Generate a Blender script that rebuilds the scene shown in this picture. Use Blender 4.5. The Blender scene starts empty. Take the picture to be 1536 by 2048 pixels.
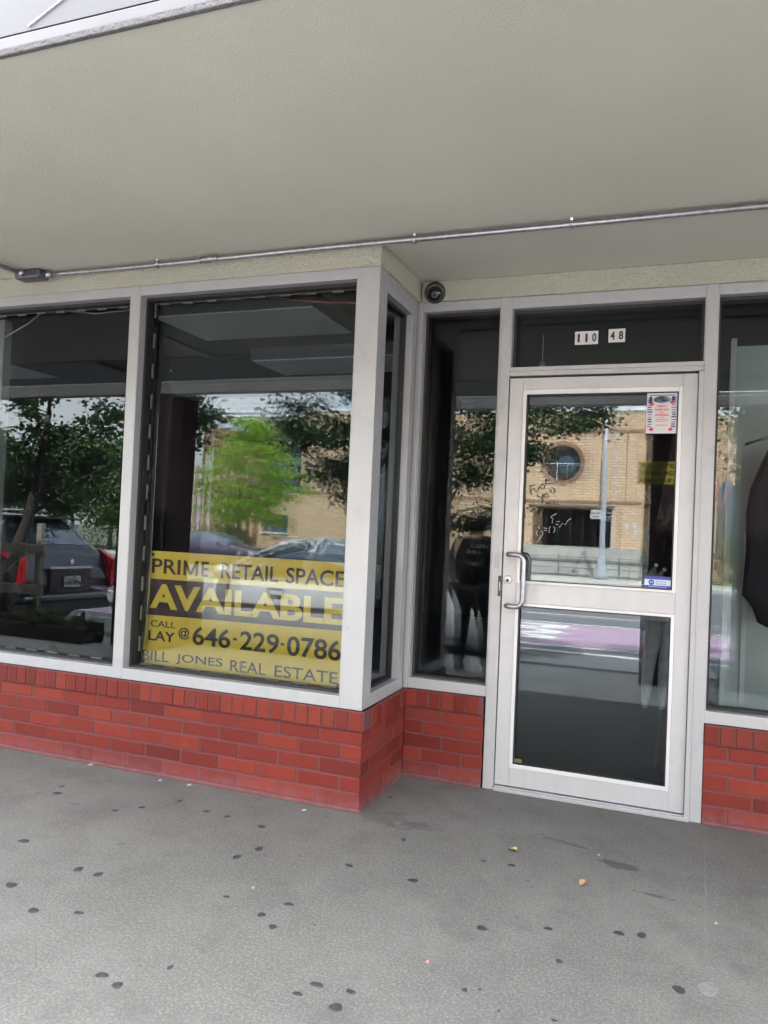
import bpy, bmesh, math, random
import numpy as np
from mathutils import Vector, Matrix
R = math.radians
random.seed(7); rng = np.random.default_rng(11)
sc = bpy.context.scene
col = sc.collection

# ------------------------------------------------------------------ camera, light, exposure
cam = bpy.data.cameras.new('camera'); camo = bpy.data.objects.new('camera', cam); col.objects.link(camo)
sc.camera = camo
CAM = Vector((0, -3.217, 1.3))
yaw, pitch, roll = .355718, .0187090, .0426738
fwd = Vector((-math.sin(yaw)*math.cos(pitch), math.cos(yaw)*math.cos(pitch), math.sin(pitch)))
rt = fwd.cross(Vector((0, 0, 1))).normalized(); up = rt.cross(fwd)
r2 = rt*math.cos(roll) + up*math.sin(roll); u2 = up*math.cos(roll) - rt*math.sin(roll)
camo.matrix_world = Matrix(((r2.x, u2.x, -fwd.x, CAM.x), (r2.y, u2.y, -fwd.y, CAM.y), (r2.z, u2.z, -fwd.z, CAM.z), (0, 0, 0, 1)))
cam.sensor_fit = 'HORIZONTAL'; cam.sensor_width = 36; cam.lens = 1520.12/1536*36
cam.clip_start = .02; cam.clip_end = 3000

SUN_EL, SUN_AZ = 62, 16            # the sun stands behind the shop, a little to the right
w = bpy.data.worlds.new('World'); sc.world = w; w.use_nodes = True
nt = w.node_tree; bg = nt.nodes['Background']
sky = nt.nodes.new('ShaderNodeTexSky'); sky.sky_type = 'NISHITA'; sky.sun_disc = False
sky.sun_elevation = R(SUN_EL); sky.sun_rotation = R(SUN_AZ); sky.dust_density = 2.5; sky.air_density = 1.0
tc = nt.nodes.new('ShaderNodeTexCoord'); cn = nt.nodes.new('ShaderNodeTexNoise'); cr = nt.nodes.new('ShaderNodeValToRGB'); cm = nt.nodes.new('ShaderNodeMix')
mp = nt.nodes.new('ShaderNodeMapping'); mp.inputs['Scale'].default_value = (1, 1, 2.2)
nt.links.new(tc.outputs['Generated'], mp.inputs[0]); nt.links.new(mp.outputs[0], cn.inputs['Vector'])
cn.inputs['Scale'].default_value = 2.3; cn.inputs['Detail'].default_value = 7; cn.inputs['Roughness'].default_value = .6
cr.color_ramp.elements[0].position = .36; cr.color_ramp.elements[1].position = .52
nt.links.new(cn.outputs[0], cr.inputs[0]); cm.data_type = 'RGBA'; nt.links.new(cr.outputs[0], cm.inputs[0])
nt.links.new(sky.outputs[0], cm.inputs[6]); 
sx = nt.nodes.new('ShaderNodeSeparateXYZ'); nt.links.new(tc.outputs['Generated'], sx.inputs[0])
mr = nt.nodes.new('ShaderNodeMapRange'); mr.inputs[1].default_value = 0; mr.inputs[2].default_value = .9; mr.inputs[3].default_value = 4.8; mr.inputs[4].default_value = 10.5; nt.links.new(sx.outputs[2], mr.inputs[0])
vm = nt.nodes.new('ShaderNodeVectorMath'); vm.operation = 'SCALE'; vm.inputs[0].default_value = (.99, 1.0, 1.02); nt.links.new(mr.outputs[0], vm.inputs['Scale'])
nt.links.new(vm.outputs[0], cm.inputs[7])
nt.links.new(cm.outputs[2], bg.inputs[0]); bg.inputs[1].default_value = .15
sl = bpy.data.lights.new('sun', 'SUN'); sl.energy = 5.0; sl.angle = R(.6); sl.color = (1, .95, .87)
so = bpy.data.objects.new('sun', sl); col.objects.link(so)
sd = Vector((math.sin(R(SUN_AZ))*math.cos(R(SUN_EL)), math.cos(R(SUN_AZ))*math.cos(R(SUN_EL)), math.sin(R(SUN_EL))))
so.rotation_euler = sd.to_track_quat('Z', 'Y').to_euler(); so.location = (4, 12, 20)
sc.view_settings.view_transform = 'Standard'; sc.view_settings.look = 'None'; sc.view_settings.gamma = 1
sc.view_settings.exposure = 3.4
cy = sc.cycles
cy.transparent_max_bounces = 32; cy.max_bounces = 12; cy.diffuse_bounces = 5; cy.glossy_bounces = 6
cy.caustics_reflective = False; cy.caustics_refractive = False; cy.sample_clamp_indirect = 6
cy.use_denoising = True

# ------------------------------------------------------------------ helpers
def tag(o, label=None, cat=None, group=None, kind=None):
    if label: o['label'] = label
    if cat: o['category'] = cat
    if group: o['group'] = group
    if kind: o['kind'] = kind
    return o
def wl(o):
    v = Vector((0, 0, 0))
    while o is not None:
        v = v + o.location; o = o.parent
    return v
def thing(name, loc, label, cat, group=None):
    o = bpy.data.objects.new(name, None); o.empty_display_size = .1; o.location = loc; col.objects.link(o)
    return tag(o, label, cat, group)
class MB:
    def __init__(s): s.v = []; s.f = []; s.m = []; s.sm = []
    def add(s, vs, fs, m=0, smooth=False):
        b = len(s.v); s.v += [tuple(x) for x in vs]
        for f in fs: s.f.append([b+i for i in f]); s.m.append(m); s.sm.append(smooth)
        return s
    def box(s, x0, x1, y0, y1, z0, z1, m=0, ms=None):
        vs = [(x, y, z) for z in (z0, z1) for y in (y0, y1) for x in (x0, x1)]
        fs = [(0, 2, 3, 1), (4, 5, 7, 6), (0, 1, 5, 4), (2, 6, 7, 3), (0, 4, 6, 2), (1, 3, 7, 5)]
        b = len(s.v); s.v += vs
        for k, f in enumerate(fs): s.f.append([b+i for i in f]); s.m.append(ms[k] if ms else m); s.sm.append(False)
        return s
    def obox(s, c, ax, ay, az, hx, hy, hz, m=0):
        c = Vector(c); ax, ay, az = Vector(ax).normalized(), Vector(ay).normalized(), Vector(az).normalized()
        vs = [c+ax*i*hx+ay*j*hy+az*k*hz for k in (-1, 1) for j in (-1, 1) for i in (-1, 1)]
        return s.add(vs, [(0, 2, 3, 1), (4, 5, 7, 6), (0, 1, 5, 4), (2, 6, 7, 3), (0, 4, 6, 2), (1, 3, 7, 5)], m)
    def bar(s, a, b, w, h, m=0):
        a, b = Vector(a), Vector(b); d = (b-a).normalized()
        q = Vector((0, 0, 1)) if abs(d.z) < .9 else Vector((0, 1, 0))
        x = d.cross(q).normalized(); y = x.cross(d)
        return s.obox((a+b)/2, d, x, y, (b-a).length/2, w/2, h/2, m)
    def tube(s, pts, r, n=10, m=0, cap=True):
        pts = [Vector(p) for p in pts]; rs = r if hasattr(r, '__len__') else [r]*len(pts)
        vs = []; fs = []; pu = None
        for i, p in enumerate(pts):
            d = (pts[min(i+1, len(pts)-1)]-pts[max(i-1, 0)]).normalized()
            if pu is None:
                q = Vector((0, 0, 1)) if abs(d.z) < .9 else Vector((1, 0, 0)); x = d.cross(q).normalized()
            else:
                x = (pu-d*pu.dot(d)).normalized()
            pu = x; y = d.cross(x)
            for k in range(n):
                a = 2*math.pi*k/n; vs.append(p+(x*math.cos(a)+y*math.sin(a))*rs[i])
        for i in range(len(pts)-1):
            for k in range(n):
                fs.append((i*n+k, i*n+(k+1) % n, (i+1)*n+(k+1) % n, (i+1)*n+k))
        if cap: fs.append(tuple(range(n))[::-1]); fs.append(tuple((len(pts)-1)*n+k for k in range(n)))
        return s.add(vs, fs, m, True)
    def lathe(s, c, prof, axis=(0, 0, 1), n=24, m=0):
        c = Vector(c); d = Vector(axis).normalized(); q = Vector((0, 0, 1)) if abs(d.z) < .9 else Vector((1, 0, 0))
        x = d.cross(q).normalized(); y = d.cross(x); vs = []; fs = []
        for (r, h) in prof:
            for k in range(n):
                a = 2*math.pi*k/n; vs.append(c+d*h+(x*math.cos(a)+y*math.sin(a))*r)
        for i in range(len(prof)-1):
            for k in range(n): fs.append((i*n+k, i*n+(k+1) % n, (i+1)*n+(k+1) % n, (i+1)*n+k))
        fs.append(tuple(range(n))[::-1]); fs.append(tuple((len(prof)-1)*n+k for k in range(n)))
        return s.add(vs, fs, m, True)
    def prism(s, poly, y0, y1, m=0):
        """polygon in x,z pushed from y0 to y1"""
        n = len(poly); vs = [(x, y0, z) for x, z in poly]+[(x, y1, z) for x, z in poly]
        fs = [tuple(range(n)), tuple(range(2*n-1, n-1, -1))]+[(i, i+n, (i+1) % n+n, (i+1) % n) for i in range(n)]
        return s.add(vs, fs, m)
    def build(s, name, mats, parent=None, local=False, bevel=0, seg=2):
        if not isinstance(mats, (list, tuple)): mats = [mats]
        off = Vector((0, 0, 0)) if (local or parent is None) else wl(parent)
        me = bpy.data.meshes.new(name)
        me.from_pydata([(x-off.x, y-off.y, z-off.z) for x, y, z in s.v], [], s.f)
        for mt in mats: me.materials.append(mt)
        me.polygons.foreach_set('material_index', s.m); me.polygons.foreach_set('use_smooth', s.sm)
        bm = bmesh.new(); bm.from_mesh(me); bmesh.ops.recalc_face_normals(bm, faces=bm.faces); bm.to_mesh(me); bm.free()
        o = bpy.data.objects.new(name, me); col.objects.link(o)
        if parent is not None: o.parent = parent
        if bevel:
            b = o.modifiers.new('bevel', 'BEVEL'); b.width = bevel; b.segments = seg; b.limit_method = 'ANGLE'; b.angle_limit = R(50)
        return o
def copy_tree(o, parent=None):
    c = o.copy(); col.objects.link(c)
    if parent is not None: c.parent = parent
    for ch in [x for x in col.objects if x.parent == o]: copy_tree(ch, c)
    return c

# ------------------------------------------------------------------ materials
class NT:
    def __init__(s, name):
        s.m = bpy.data.materials.new(name); s.m.use_nodes = True; s.t = s.m.node_tree; s.p = s.t.nodes['Principled BSDF']
        s.out = s.t.nodes['Material Output']; s.co = None
    def n(s, typ, **kw):
        o = s.t.nodes.new('ShaderNode'+typ)
        for k, v in kw.items():
            if k in o.inputs.keys() if isinstance(k, str) else False: o.inputs[k].default_value = v
            else: setattr(o, k, v)
        return o
    def l(s, a, b): s.t.links.new(a, b)
    def coord(s, scale=(1, 1, 1)):
        g = s.n('NewGeometry'); mp = s.n('Mapping'); mp.inputs['Scale'].default_value = scale
        s.l(g.outputs['Position'], mp.inputs['Vector']); return mp.outputs[0]
    def noise(s, scale, detail=4, rough=.55, vec=None, dist=0):
        o = s.n('TexNoise'); o.inputs['Scale'].default_value = scale; o.inputs['Detail'].default_value = detail
        o.inputs['Roughness'].default_value = rough; o.inputs['Distortion'].default_value = dist
        s.l(vec if vec is not None else s.coord(), o.inputs['Vector']); return o.outputs[0]
    def ramp(s, fac, stops):
        o = s.n('ValToRGB'); e = o.color_ramp.elements
        while len(e) < len(stops): e.new(.5)
        for k, (p, c) in enumerate(stops):
            e[k].position = p; e[k].color = (*c, 1) if hasattr(c, '__len__') else (c, c, c, 1)
        s.l(fac, o.inputs[0]); return o.outputs[0]
    def mix(s, fac, a, b, mode='MIX'):
        o = s.n('Mix', data_type='RGBA', blend_type=mode)
        for sock, v in ((o.inputs[0], fac), (o.inputs[6], a), (o.inputs[7], b)):
            if hasattr(v, 'is_linked'): s.l(v, sock)
            elif hasattr(v, '__len__'): sock.default_value = (*v, 1)
            else: sock.default_value = v
        return o.outputs[2]
    def bump(s, h, strength=.3, dist=.01, prev=None):
        o = s.n('Bump'); o.inputs['Strength'].default_value = strength; o.inputs['Distance'].default_value = dist
        s.l(h, o.inputs['Height'])
        if prev is not None: s.l(prev, o.inputs['Normal'])
        return o.outputs[0]
    def set(s, base=None, rough=None, metal=None, normal=None, spec=None):
        for k, v in (('Base Color', base), ('Roughness', rough), ('Metallic', metal), ('Normal', normal), ('Specular IOR Level', spec)):
            if v is None: continue
            if hasattr(v, 'is_linked'): s.l(v, s.p.inputs[k])
            elif hasattr(v, '__len__'): s.p.inputs[k].default_value = (*v, 1)
            else: s.p.inputs[k].default_value = v
        return s.m
def plain(name, c, rough=.6, metal=0, var=.12, scale=6, spec=.5):
    t = NT(name); n = t.noise(scale, 4)
    b = t.ramp(n, [(.3, tuple(x*(1-var) for x in c)), (.7, tuple(min(1, x*(1+var)) for x in c))])
    return t.set(b, rough, metal, spec=spec)
def stucco(name, c, sc1, st, dirt=.2, dist=.006):
    t = NT(name); v = t.noise(sc1, 6, .6); big = t.noise(1.1, 4, .6); blot = t.noise(5, 6, .65)
    b = t.mix(t.ramp(big, [(.3, 0.0), (.75, 1.0)]), tuple(x*.93 for x in c), tuple(min(1, x*1.05) for x in c))
    b = t.mix(t.ramp(blot, [(.62, 0.0), (.8, dirt)]), b, tuple(x*.6 for x in c))
    return t.set(b, .9, 0, t.bump(v, st, dist), .2)
def aluminium(name, c, grime=.35):
    t = NT(name)
    streak = t.noise(3, 6, .6, t.coord((9, 9, 1.4))); spots = t.noise(38, 3, .6); blot = t.noise(7, 6, .7)
    b = t.mix(t.ramp(streak, [(.4, 0.0), (.8, .28)]), c, tuple(x*.78 for x in c))
    b = t.mix(t.ramp(blot, [(.55, 0.0), (.8, grime)]), b, (c[0]*.55, c[1]*.52, c[2]*.48))
    b = t.mix(t.ramp(spots, [(.70, 0.0), (.77, .6)]), b, (.10, .09, .08))
    return t.set(b, t.ramp(blot, [(.3, .36), (.8, .6)]), .35, t.bump(spots, .05, .002))
def brick_paint(name, c, mort=False):
    t = NT(name); g = t.n('NewGeometry'); n1 = t.noise(14, 5, .6); n2 = t.noise(160, 3, .6); n3 = t.noise(3, 3)
    ri = g.outputs['Random Per Island']
    b = t.ramp(ri, [(0, tuple(x*.62 for x in c)), (.3, tuple(x*.90 for x in c)), (.6, (c[0]*1.08, c[1]*1.12, c[2]*1.05)), (.85, (c[0]*1.25, c[1]*1.5, c[2]*1.3)), (1, (c[0]*.9, c[1]*1.3, c[2]*1.4))]) if not mort else t.ramp(n1, [(.3, tuple(x*.8 for x in c)), (.7, c)])
    b = t.mix(t.ramp(n1, [(.45, 0.0), (.75, .35)]), b, (c[0]*.62, c[1]*.55, c[2]*.6))
    b = t.mix(t.ramp(n2, [(.70, 0.0), (.80, .25)]), b, (.30, .12, .10))
    # pinkish scuffed foot of the wall
    xyz = t.n('SeparateXYZ'); t.l(t.coord(), xyz.inputs[0])
    mr = t.n('MapRange'); mr.inputs[1].default_value = .10; mr.inputs[2].default_value = 0; t.l(xyz.outputs[2], mr.inputs[0])
    mul = t.n('Math', operation='MULTIPLY'); t.l(mr.outputs[0], mul.inputs[0]); t.l(t.ramp(n1, [(.3, .2), (.65, .9)]), mul.inputs[1])
    b = t.mix(mul.outputs[0], b, (.19, .075, .078))
    h = t.mix(.5, n1, n2)
    return t.set(b, .7, 0, t.bump(h, .5, .003), .3)

def concrete(name, c, speck=.5, stains=(), joints=None):
    t = NT(name); P = t.coord()
    big = t.noise(.9, 5, .6); mid = t.noise(5, 6, .65); fine = t.noise(105, 3, .8); vf = t.noise(170, 2, .7); blot = t.noise(4.2, 8, .78)
    b = t.mix(t.ramp(big, [(.3, 0.0), (.7, 1.0)]), tuple(x*.70 for x in c), tuple(x*1.15 for x in c))
    b = t.mix(t.ramp(mid, [(.42, .0), (.68, .6)]), b, tuple(x*.70 for x in c))
    b = t.mix(t.ramp(fine, [(.47, 0.0), (.60, speck)]), b, tuple(min(1, x*1.9) for x in c))
    b = t.mix(t.ramp(vf, [(.53, 0.0), (.64, speck)]), b, tuple(x*.38 for x in c))
    b = t.mix(t.ramp(blot, [(.50, 0.0), (.66, .5)]), b, tuple(x*.58 for x in c))
    b = t.mix(t.ramp(blot, [(.30, .3), (.42, 0.0)]), b, tuple(min(1, x*1.35) for x in c))
    grime = t.noise(11, 5, .7)
    b = t.mix(t.ramp(grime, [(.62, 0.0), (.74, .45)]), b, tuple(x*.45 for x in c))
    rough = .78
    for (x, y, rx, ry, a, amt, th) in stains:
        mp = t.n('Mapping', vector_type='TEXTURE'); mp.inputs['Location'].default_value = (x, y, 0)
        mp.inputs['Rotation'].default_value = (0, 0, R(a)); mp.inputs['Scale'].default_value = (rx, ry, 1e3)
        t.l(P, mp.inputs['Vector']); ln = t.n('VectorMath', operation='LENGTH'); t.l(mp.outputs[0], ln.inputs[0])
        ad = t.n('Math', operation='MULTIPLY_ADD'); ad.inputs[1].default_value = 1.9; t.l(t.noise(9, 5, .7), ad.inputs[0]); t.l(ln.outputs['Value'], ad.inputs[2])
        b = t.mix(t.ramp(ad.outputs[0], [(th, amt), (min(1, th+.14), 0.0)]) if False else t.ramp(_scale(t, ad.outputs[0], .5), [(th*.5, amt), (th*.5+.08, 0.0)]), b, tuple(x*.38 for x in c))
    if joints:
        br = t.n('TexBrick'); br.offset = 0; br.inputs['Scale'].default_value = 1; br.inputs['Mortar Size'].default_value = .008
        br.inputs['Brick Width'].default_value = joints; br.inputs['Row Height'].default_value = joints; t.l(P, br.inputs['Vector'])
        b = t.mix(br.outputs['Fac'], b, tuple(x*.3 for x in c))
    h = t.mix(.4, fine, mid)
    return t.set(b, rough, 0, t.bump(h, .2, .003), .35)
def _scale(t, s, k):
    m = t.n('Math', operation='MULTIPLY'); m.inputs[1].default_value = k; t.l(s, m.inputs[0]); return m.outputs[0]
def glass(name, ior, tint, wave=.0, dirt=.03):
    t = NT(name); t.t.nodes.remove(t.p)
    tr = t.n('BsdfTransparent'); tr.inputs[0].default_value = (*tint, 1)
    gl = t.n('BsdfGlossy'); gl.inputs['Roughness'].default_value = 0; gl.inputs[0].default_value = (.86, .95, 1, 1)
    fr = t.n('Fresnel'); fr.inputs[0].default_value = ior
    if wave:
        nb = t.bump(t.noise(1.6, 1, .4), wave, .02); t.l(nb, gl.inputs['Normal'])
    mx = t.n('MixShader'); t.l(fr.outputs[0], mx.inputs[0]); t.l(tr.outputs[0], mx.inputs[1]); t.l(gl.outputs[0], mx.inputs[2])
    df = t.n('BsdfDiffuse'); df.inputs[0].default_value = (.5, .52, .55, 1)
    m2 = t.n('MixShader'); d1 = t.noise(3, 6, .7, t.coord((3, 3, .8))); t.l(t.ramp(d1, [(.45, dirt*.25), (.75, dirt)]), m2.inputs[0])
    t.l(mx.outputs[0], m2.inputs[1]); t.l(df.outputs[0], m2.inputs[2]); t.l(m2.outputs[0], t.out.inputs[0]); return t.m
def clear(name):
    t = NT(name); t.t.nodes.remove(t.p); tr = t.n('BsdfTransparent'); t.l(tr.outputs[0], t.out.inputs[0]); return t.m
def leafmat(name, c1, c2, trans=.35):
    t = NT(name); t.t.nodes.remove(t.p); g = t.n('NewGeometry')
    b = t.ramp(g.outputs['Random Per Island'], [(0, c1), (1, c2)])
    df = t.n('BsdfDiffuse'); tl = t.n('BsdfTranslucent'); gs = t.n('BsdfGlossy'); gs.inputs['Roughness'].default_value = .45
    t.l(b, df.inputs[0]); t.l(t.mix(.5, b, (c2[0]*1.3, c2[1]*1.4, c2[2]*.6)), tl.inputs[0])
    m1 = t.n('MixShader'); m1.inputs[0].default_value = trans; t.l(df.outputs[0], m1.inputs[1]); t.l(tl.outputs[0], m1.inputs[2])
    m2 = t.n('MixShader'); m2.inputs[0].default_value = .04; t.l(m1.outputs[0], m2.inputs[1]); t.l(gs.outputs[0], m2.inputs[2])
    t.l(m2.outputs[0], t.out.inputs[0]); return t.m
def brick_tex(name, c, mort, bw=.203, bh=.0675, ms=.012, axis='X', bump=.3, var=.25):
    t = NT(name); g = t.n('NewGeometry'); sp = t.n('SeparateXYZ'); cb = t.n('CombineXYZ'); t.l(g.outputs['Position'], sp.inputs[0])
    nrm = t.n('SeparateXYZ'); t.l(g.outputs['True Normal'], nrm.inputs[0])
    ab = t.n('Math', operation='ABSOLUTE'); t.l(nrm.outputs[0], ab.inputs[0]); gt = t.n('Math', operation='GREATER_THAN'); gt.inputs[1].default_value = .7; t.l(ab.outputs[0], gt.inputs[0])
    mx = t.n('Mix', data_type='FLOAT'); t.l(gt.outputs[0], mx.inputs[0]); t.l(sp.outputs[0], mx.inputs[2]); t.l(sp.outputs[1], mx.inputs[3])
    t.l(mx.outputs[0], cb.inputs[0]); t.l(sp.outputs[2], cb.inputs[1])
    br = t.n('TexBrick'); br.inputs['Scale'].default_value = 1; br.inputs['Brick Width'].default_value = bw; br.inputs['Row Height'].default_value = bh
    br.inputs['Mortar Size'].default_value = ms; br.inputs['Color1'].default_value = (*[x*(1-var) for x in c], 1); br.inputs['Color2'].default_value = (*[x*(1+var) for x in c], 1); br.inputs['Mortar'].default_value = (*mort, 1)
    t.l(cb.outputs[0], br.inputs['Vector'])
    b = t.mix(t.ramp(t.noise(2.2, 5), [(.4, 0.0), (.8, .3)]), br.outputs[0], tuple(x*.6 for x in c))
    return t.set(b, .85, 0, t.bump(br.outputs['Fac'], -bump, .01), .2)

M = {}
M['soffit'] = stucco('painted_soffit', (.535, .545, .462), 130, .38, .22, .005)
M['header'] = stucco('rough_stucco', (.45, .455, .37), 60, 1.0, .3, .02)
M['lip'] = stucco('white_rough_render', (.15, .148, .15), 60, .9, .3, .02)
M['trim'] = plain('white_trim', (.125, .123, .129), .5, 0, .05)
M['fascia'] = plain('white_fascia', (.088, .087, .099), .5, 0, .05, 2)
M['alu'] = aluminium('aged_aluminium', (.395, .40, .412), .35)
M['alu_door'] = aluminium('door_aluminium', (.455, .46, .475), .3)
M['alu_bead'] = aluminium('bead_aluminium', (.62, .625, .64), .2)
M['gasket'] = plain('black_gasket', (.012, .012, .014), .5)
M['brown'] = plain('brown_anodised', (.085, .08, .07), .5, .2)
M['brick'] = brick_paint('red_painted_brick', (.152, .018, .0115))
M['mortar'] = brick_paint('red_painted_mortar', (.135, .046, .049), True)
M['pillar'] = brick_tex('maroon_brick', (.026, .011, .012), (.016, .009, .009))
M['glass_a'] = glass('window_glass', 1.54, (.86, .89, .90), .015, .006)
M['glass_b'] = glass('inner_glass', 1.40, (.93, .95, .95), .0, .004)
M['glass_d'] = glass('door_glass', 1.66, (.80, .83, .84), .012, .015)
M['clear'] = clear('clear_edge')
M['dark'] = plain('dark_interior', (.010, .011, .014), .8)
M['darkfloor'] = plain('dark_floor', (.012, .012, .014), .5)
M['panel'] = plain('diffuser_panel', (.62, .70, .66), .5, 0, .05)
M['partition'] = plain('pale_partition', (.40, .46, .44), .6, 0, .05)
M['steel'] = plain('galvanised_steel', (.36, .36, .38), .34, .9, .2, 40)
M['domeg'] = plain('smoked_dome', (.01, .01, .012), .12)
M['box'] = plain('grey_box', (.10, .105, .115), .45, .5)
M['sky_awn'] = plain('white_painted_board', (.72, .72, .76), .55, 0, .06, 1.5)
M['beam'] = plain('beam_paint', (.55, .54, .54), .35, .2, .12, 2)
t = NT('awning_fabric'); t.t.nodes.remove(t.p); a_ = t.n('BsdfDiffuse'); a_.inputs[0].default_value = (.6, .6, .63, 1); b_ = t.n('BsdfTranslucent'); b_.inputs[0].default_value = (.42, .42, .45, 1)
mx_ = t.n('MixShader'); mx_.inputs[0].default_value = .6; t.l(a_.outputs[0], mx_.inputs[1]); t.l(b_.outputs[0], mx_.inputs[2]); t.l(mx_.outputs[0], t.out.inputs[0]); M['awning'] = t.m
M['valance'] = plain('grey_valance', (.16, .158, .155), .35, .1, .2, 2.5)
M['yellow'] = None
M['black'] = plain('black_ink', (.012, .012, .014), .5)
M['brownband'] = plain('brown_ink', (.045, .018, .018), .5)
M['greyink'] = plain('grey_ink', (.05, .05, .045), .5)
M['white'] = plain('white_plastic', (.55, .55, .55), .4, 0, .04)
M['red'] = plain('red_ink', (.6, .03, .06), .5)
M['navy'] = plain('navy_ink', (.04, .05, .25), .5)
M['blue'] = plain('blue_ink', (.03, .06, .45), .4)
M['paleblue'] = plain('pale_blue_ink', (.5, .58, .68), .4)
M['tape'] = plain('glazing_tape', (.075, .075, .055), .6, 0, .3, 30)
t = NT('faded_yellow_board'); n = t.noise(6, 5, .6); st = t.noise(4, 5, .6, t.coord((6, 1, .6)))
b = t.mix(t.ramp(n, [(.35, 0.0), (.7, 1.0)]), (.66, .46, .035), (.72, .53, .07)); b = t.mix(t.ramp(st, [(.55, 0.0), (.75, .3)]), b, (.5, .4, .1))
M['yellow'] = t.set(b, .5)
t = NT('white_lane_paint'); M['lane'] = t.set(t.ramp(t.noise(9, 6, .7), [(.35, (.3, .3, .3)), (.6, (.75, .75, .74))]), .7)
t = NT('asphalt'); n1 = t.noise(.35, 5); n2 = t.noise(90, 3, .7)
b = t.mix(t.ramp(n1, [(.3, 0.0), (.7, 1.0)]), (.075, .078, .09), (.12, .122, .13)); b = t.mix(t.ramp(n2, [(.5, 0.0), (.7, .5)]), b, (.2, .2, .21))
M['asphalt'] = t.set(b, .85, 0, t.bump(n2, .4, .004))
t = NT('red_lane'); b = t.mix(t.ramp(t.noise(60, 4, .7), [(.4, 0.0), (.65, .6)]), (.30, .20, .29), (.42, .32, .42)); b = t.mix(t.ramp(t.noise(1.2, 4), [(.5, 0.0), (.8, .5)]), b, (.16, .09, .12)); M['redlane'] = t.set(b, .8)
M['sidewalk'] = concrete('city_sidewalk', (.48, .47, .45), .3, (), 1.52)  # tone step against the arcade floor paints the canopy's shade edge
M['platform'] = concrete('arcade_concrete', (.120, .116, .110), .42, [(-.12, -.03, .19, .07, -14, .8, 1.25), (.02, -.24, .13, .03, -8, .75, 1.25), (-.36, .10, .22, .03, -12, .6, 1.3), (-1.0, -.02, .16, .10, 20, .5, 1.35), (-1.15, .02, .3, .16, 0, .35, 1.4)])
M['farwalk'] = concrete('far_sidewalk', (.42, .41, .38), .2, (), 1.5)
M['grass'] = plain('grass', (.06, .11, .03), .9, 0, .4, 3)
M['earth'] = plain('ground_earth', (.13, .13, .1), .9, 0, .3, .4)
M['tan'] = brick_tex('tan_brick', (.64, .46, .31), (.38, .265, .175), .45, .15, .022, var=.14)
M['tan2'] = brick_tex('brown_brick', (.30, .17, .11), (.22, .15, .1), .30, .10, .014, var=.15)
M['purple'] = plain('purple_panel', (.14, .07, .13), .5, 0, .1)
M['bglass'] = plain('facade_glass', (.10, .14, .17), .08, .3, .1, 1)
M['cap'] = plain('white_coping', (.75, .75, .78), .5)
M['bark'] = plain('bark', (.06, .05, .042), .9, 0, .35, 12)
M['barkl'] = plain('light_bark', (.16, .13, .1), .9, 0, .3, 10)
M['leaf_dark'] = leafmat('dark_leaf', (.018, .045, .014), (.04, .085, .025), .25)
M['leaf_mid'] = leafmat('mid_leaf', (.03, .075, .018), (.07, .14, .03), .35)
M['leaf_light'] = leafmat('light_leaf', (.13, .26, .025), (.30, .44, .06), .45)
M['leaf_hedge'] = leafmat('hedge_leaf', (.03, .09, .02), (.08, .17, .035), .3)
M['flower'] = plain('pink_flower', (.55, .05, .12), .6)
t = NT('weathered_wood'); n = t.noise(5, 6, .65, t.coord((1, 12, 12))); M['wood'] = t.set(t.ramp(n, [(.3, (.30, .28, .24)), (.7, (.50, .47, .41))]), .85, 0, t.bump(n, .4, .004))
t = NT('dark_wood'); n = t.noise(5, 6, .65, t.coord((1, 10, 10))); M['woodd'] = t.set(t.ramp(n, [(.3, (.05, .035, .03)), (.7, (.10, .07, .055))]), .85)
def carpaint(name, c, metal=.3):
    t = NT(name); t.p.inputs['Coat Weight'].default_value = .8; t.p.inputs['Coat Roughness'].default_value = .03
    return t.set(c, .35, metal)
M['car_navy'] = carpaint('dark_blue_paint', (.03, .04, .058), .5)
M['car_white'] = carpaint('white_paint', (.62, .64, .66), .1)
M['car_plum'] = carpaint('plum_paint', (.10, .075, .12), .5)
M['car_silver'] = carpaint('dark_silver_paint', (.14, .15, .17), .6)
M['carglass'] = plain('car_glass', (.16, .20, .25), .04, .55, .05, 2, .9)
M['tyre'] = plain('tyre_rubber', (.015, .015, .016), .8)
M['rim'] = plain('alloy_rim', (.5, .5, .52), .25, .9)
M['chrome'] = plain('chrome', (.75, .75, .78), .12, 1, .02)
M['lamp_red'] = plain('tail_lamp_red', (.50, .012, .02), .12)
M['lamp_clear'] = plain('head_lamp', (.75, .78, .8), .08, .4)
M['plastic'] = plain('black_plastic', (.02, .02, .022), .45)
M['skin'] = plain('skin', (.34, .19, .13), .5)
M['shirt'] = plain('black_shirt', (.014, .015, .022), .9, 0, .25, 8)
M['trouser'] = plain('black_trousers', (.011, .012, .018), .9, 0, .25, 8)
M['cap_b'] = plain('black_cap', (.012, .012, .014), .85)
M['shoe'] = plain('black_shoe', (.02, .02, .02), .6)
M['chalk'] = plain('faded_white_print', (.75, .76, .78), .7)
M['denim'] = plain('grey_denim', (.33, .36, .42), .85, 0, .2, 20)
M['linen'] = plain('white_linen', (.62, .62, .63), .85)
M['coat'] = plain('black_coat', (.008, .008, .012), .9)
M['pole'] = plain('pale_blue_pole', (.42, .46, .52), .5, .3)
M['gum'] = plain('black_gum', (.030, .031, .035), .6, 0, .35, 60)
M['gumw'] = plain('old_pale_gum', (.145, .144, .14), .7, 0, .2, 60)
M['gumg'] = plain('grey_gum', (.085, .083, .08), .7, 0, .3, 60)
M['dullsticker'] = plain('dull_yellow_sticker', (.09, .09, .03), .6, 0, .3, 200)
M['coneg'] = plain('pale_lilac_felt', (.20, .20, .26), .8)
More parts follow.
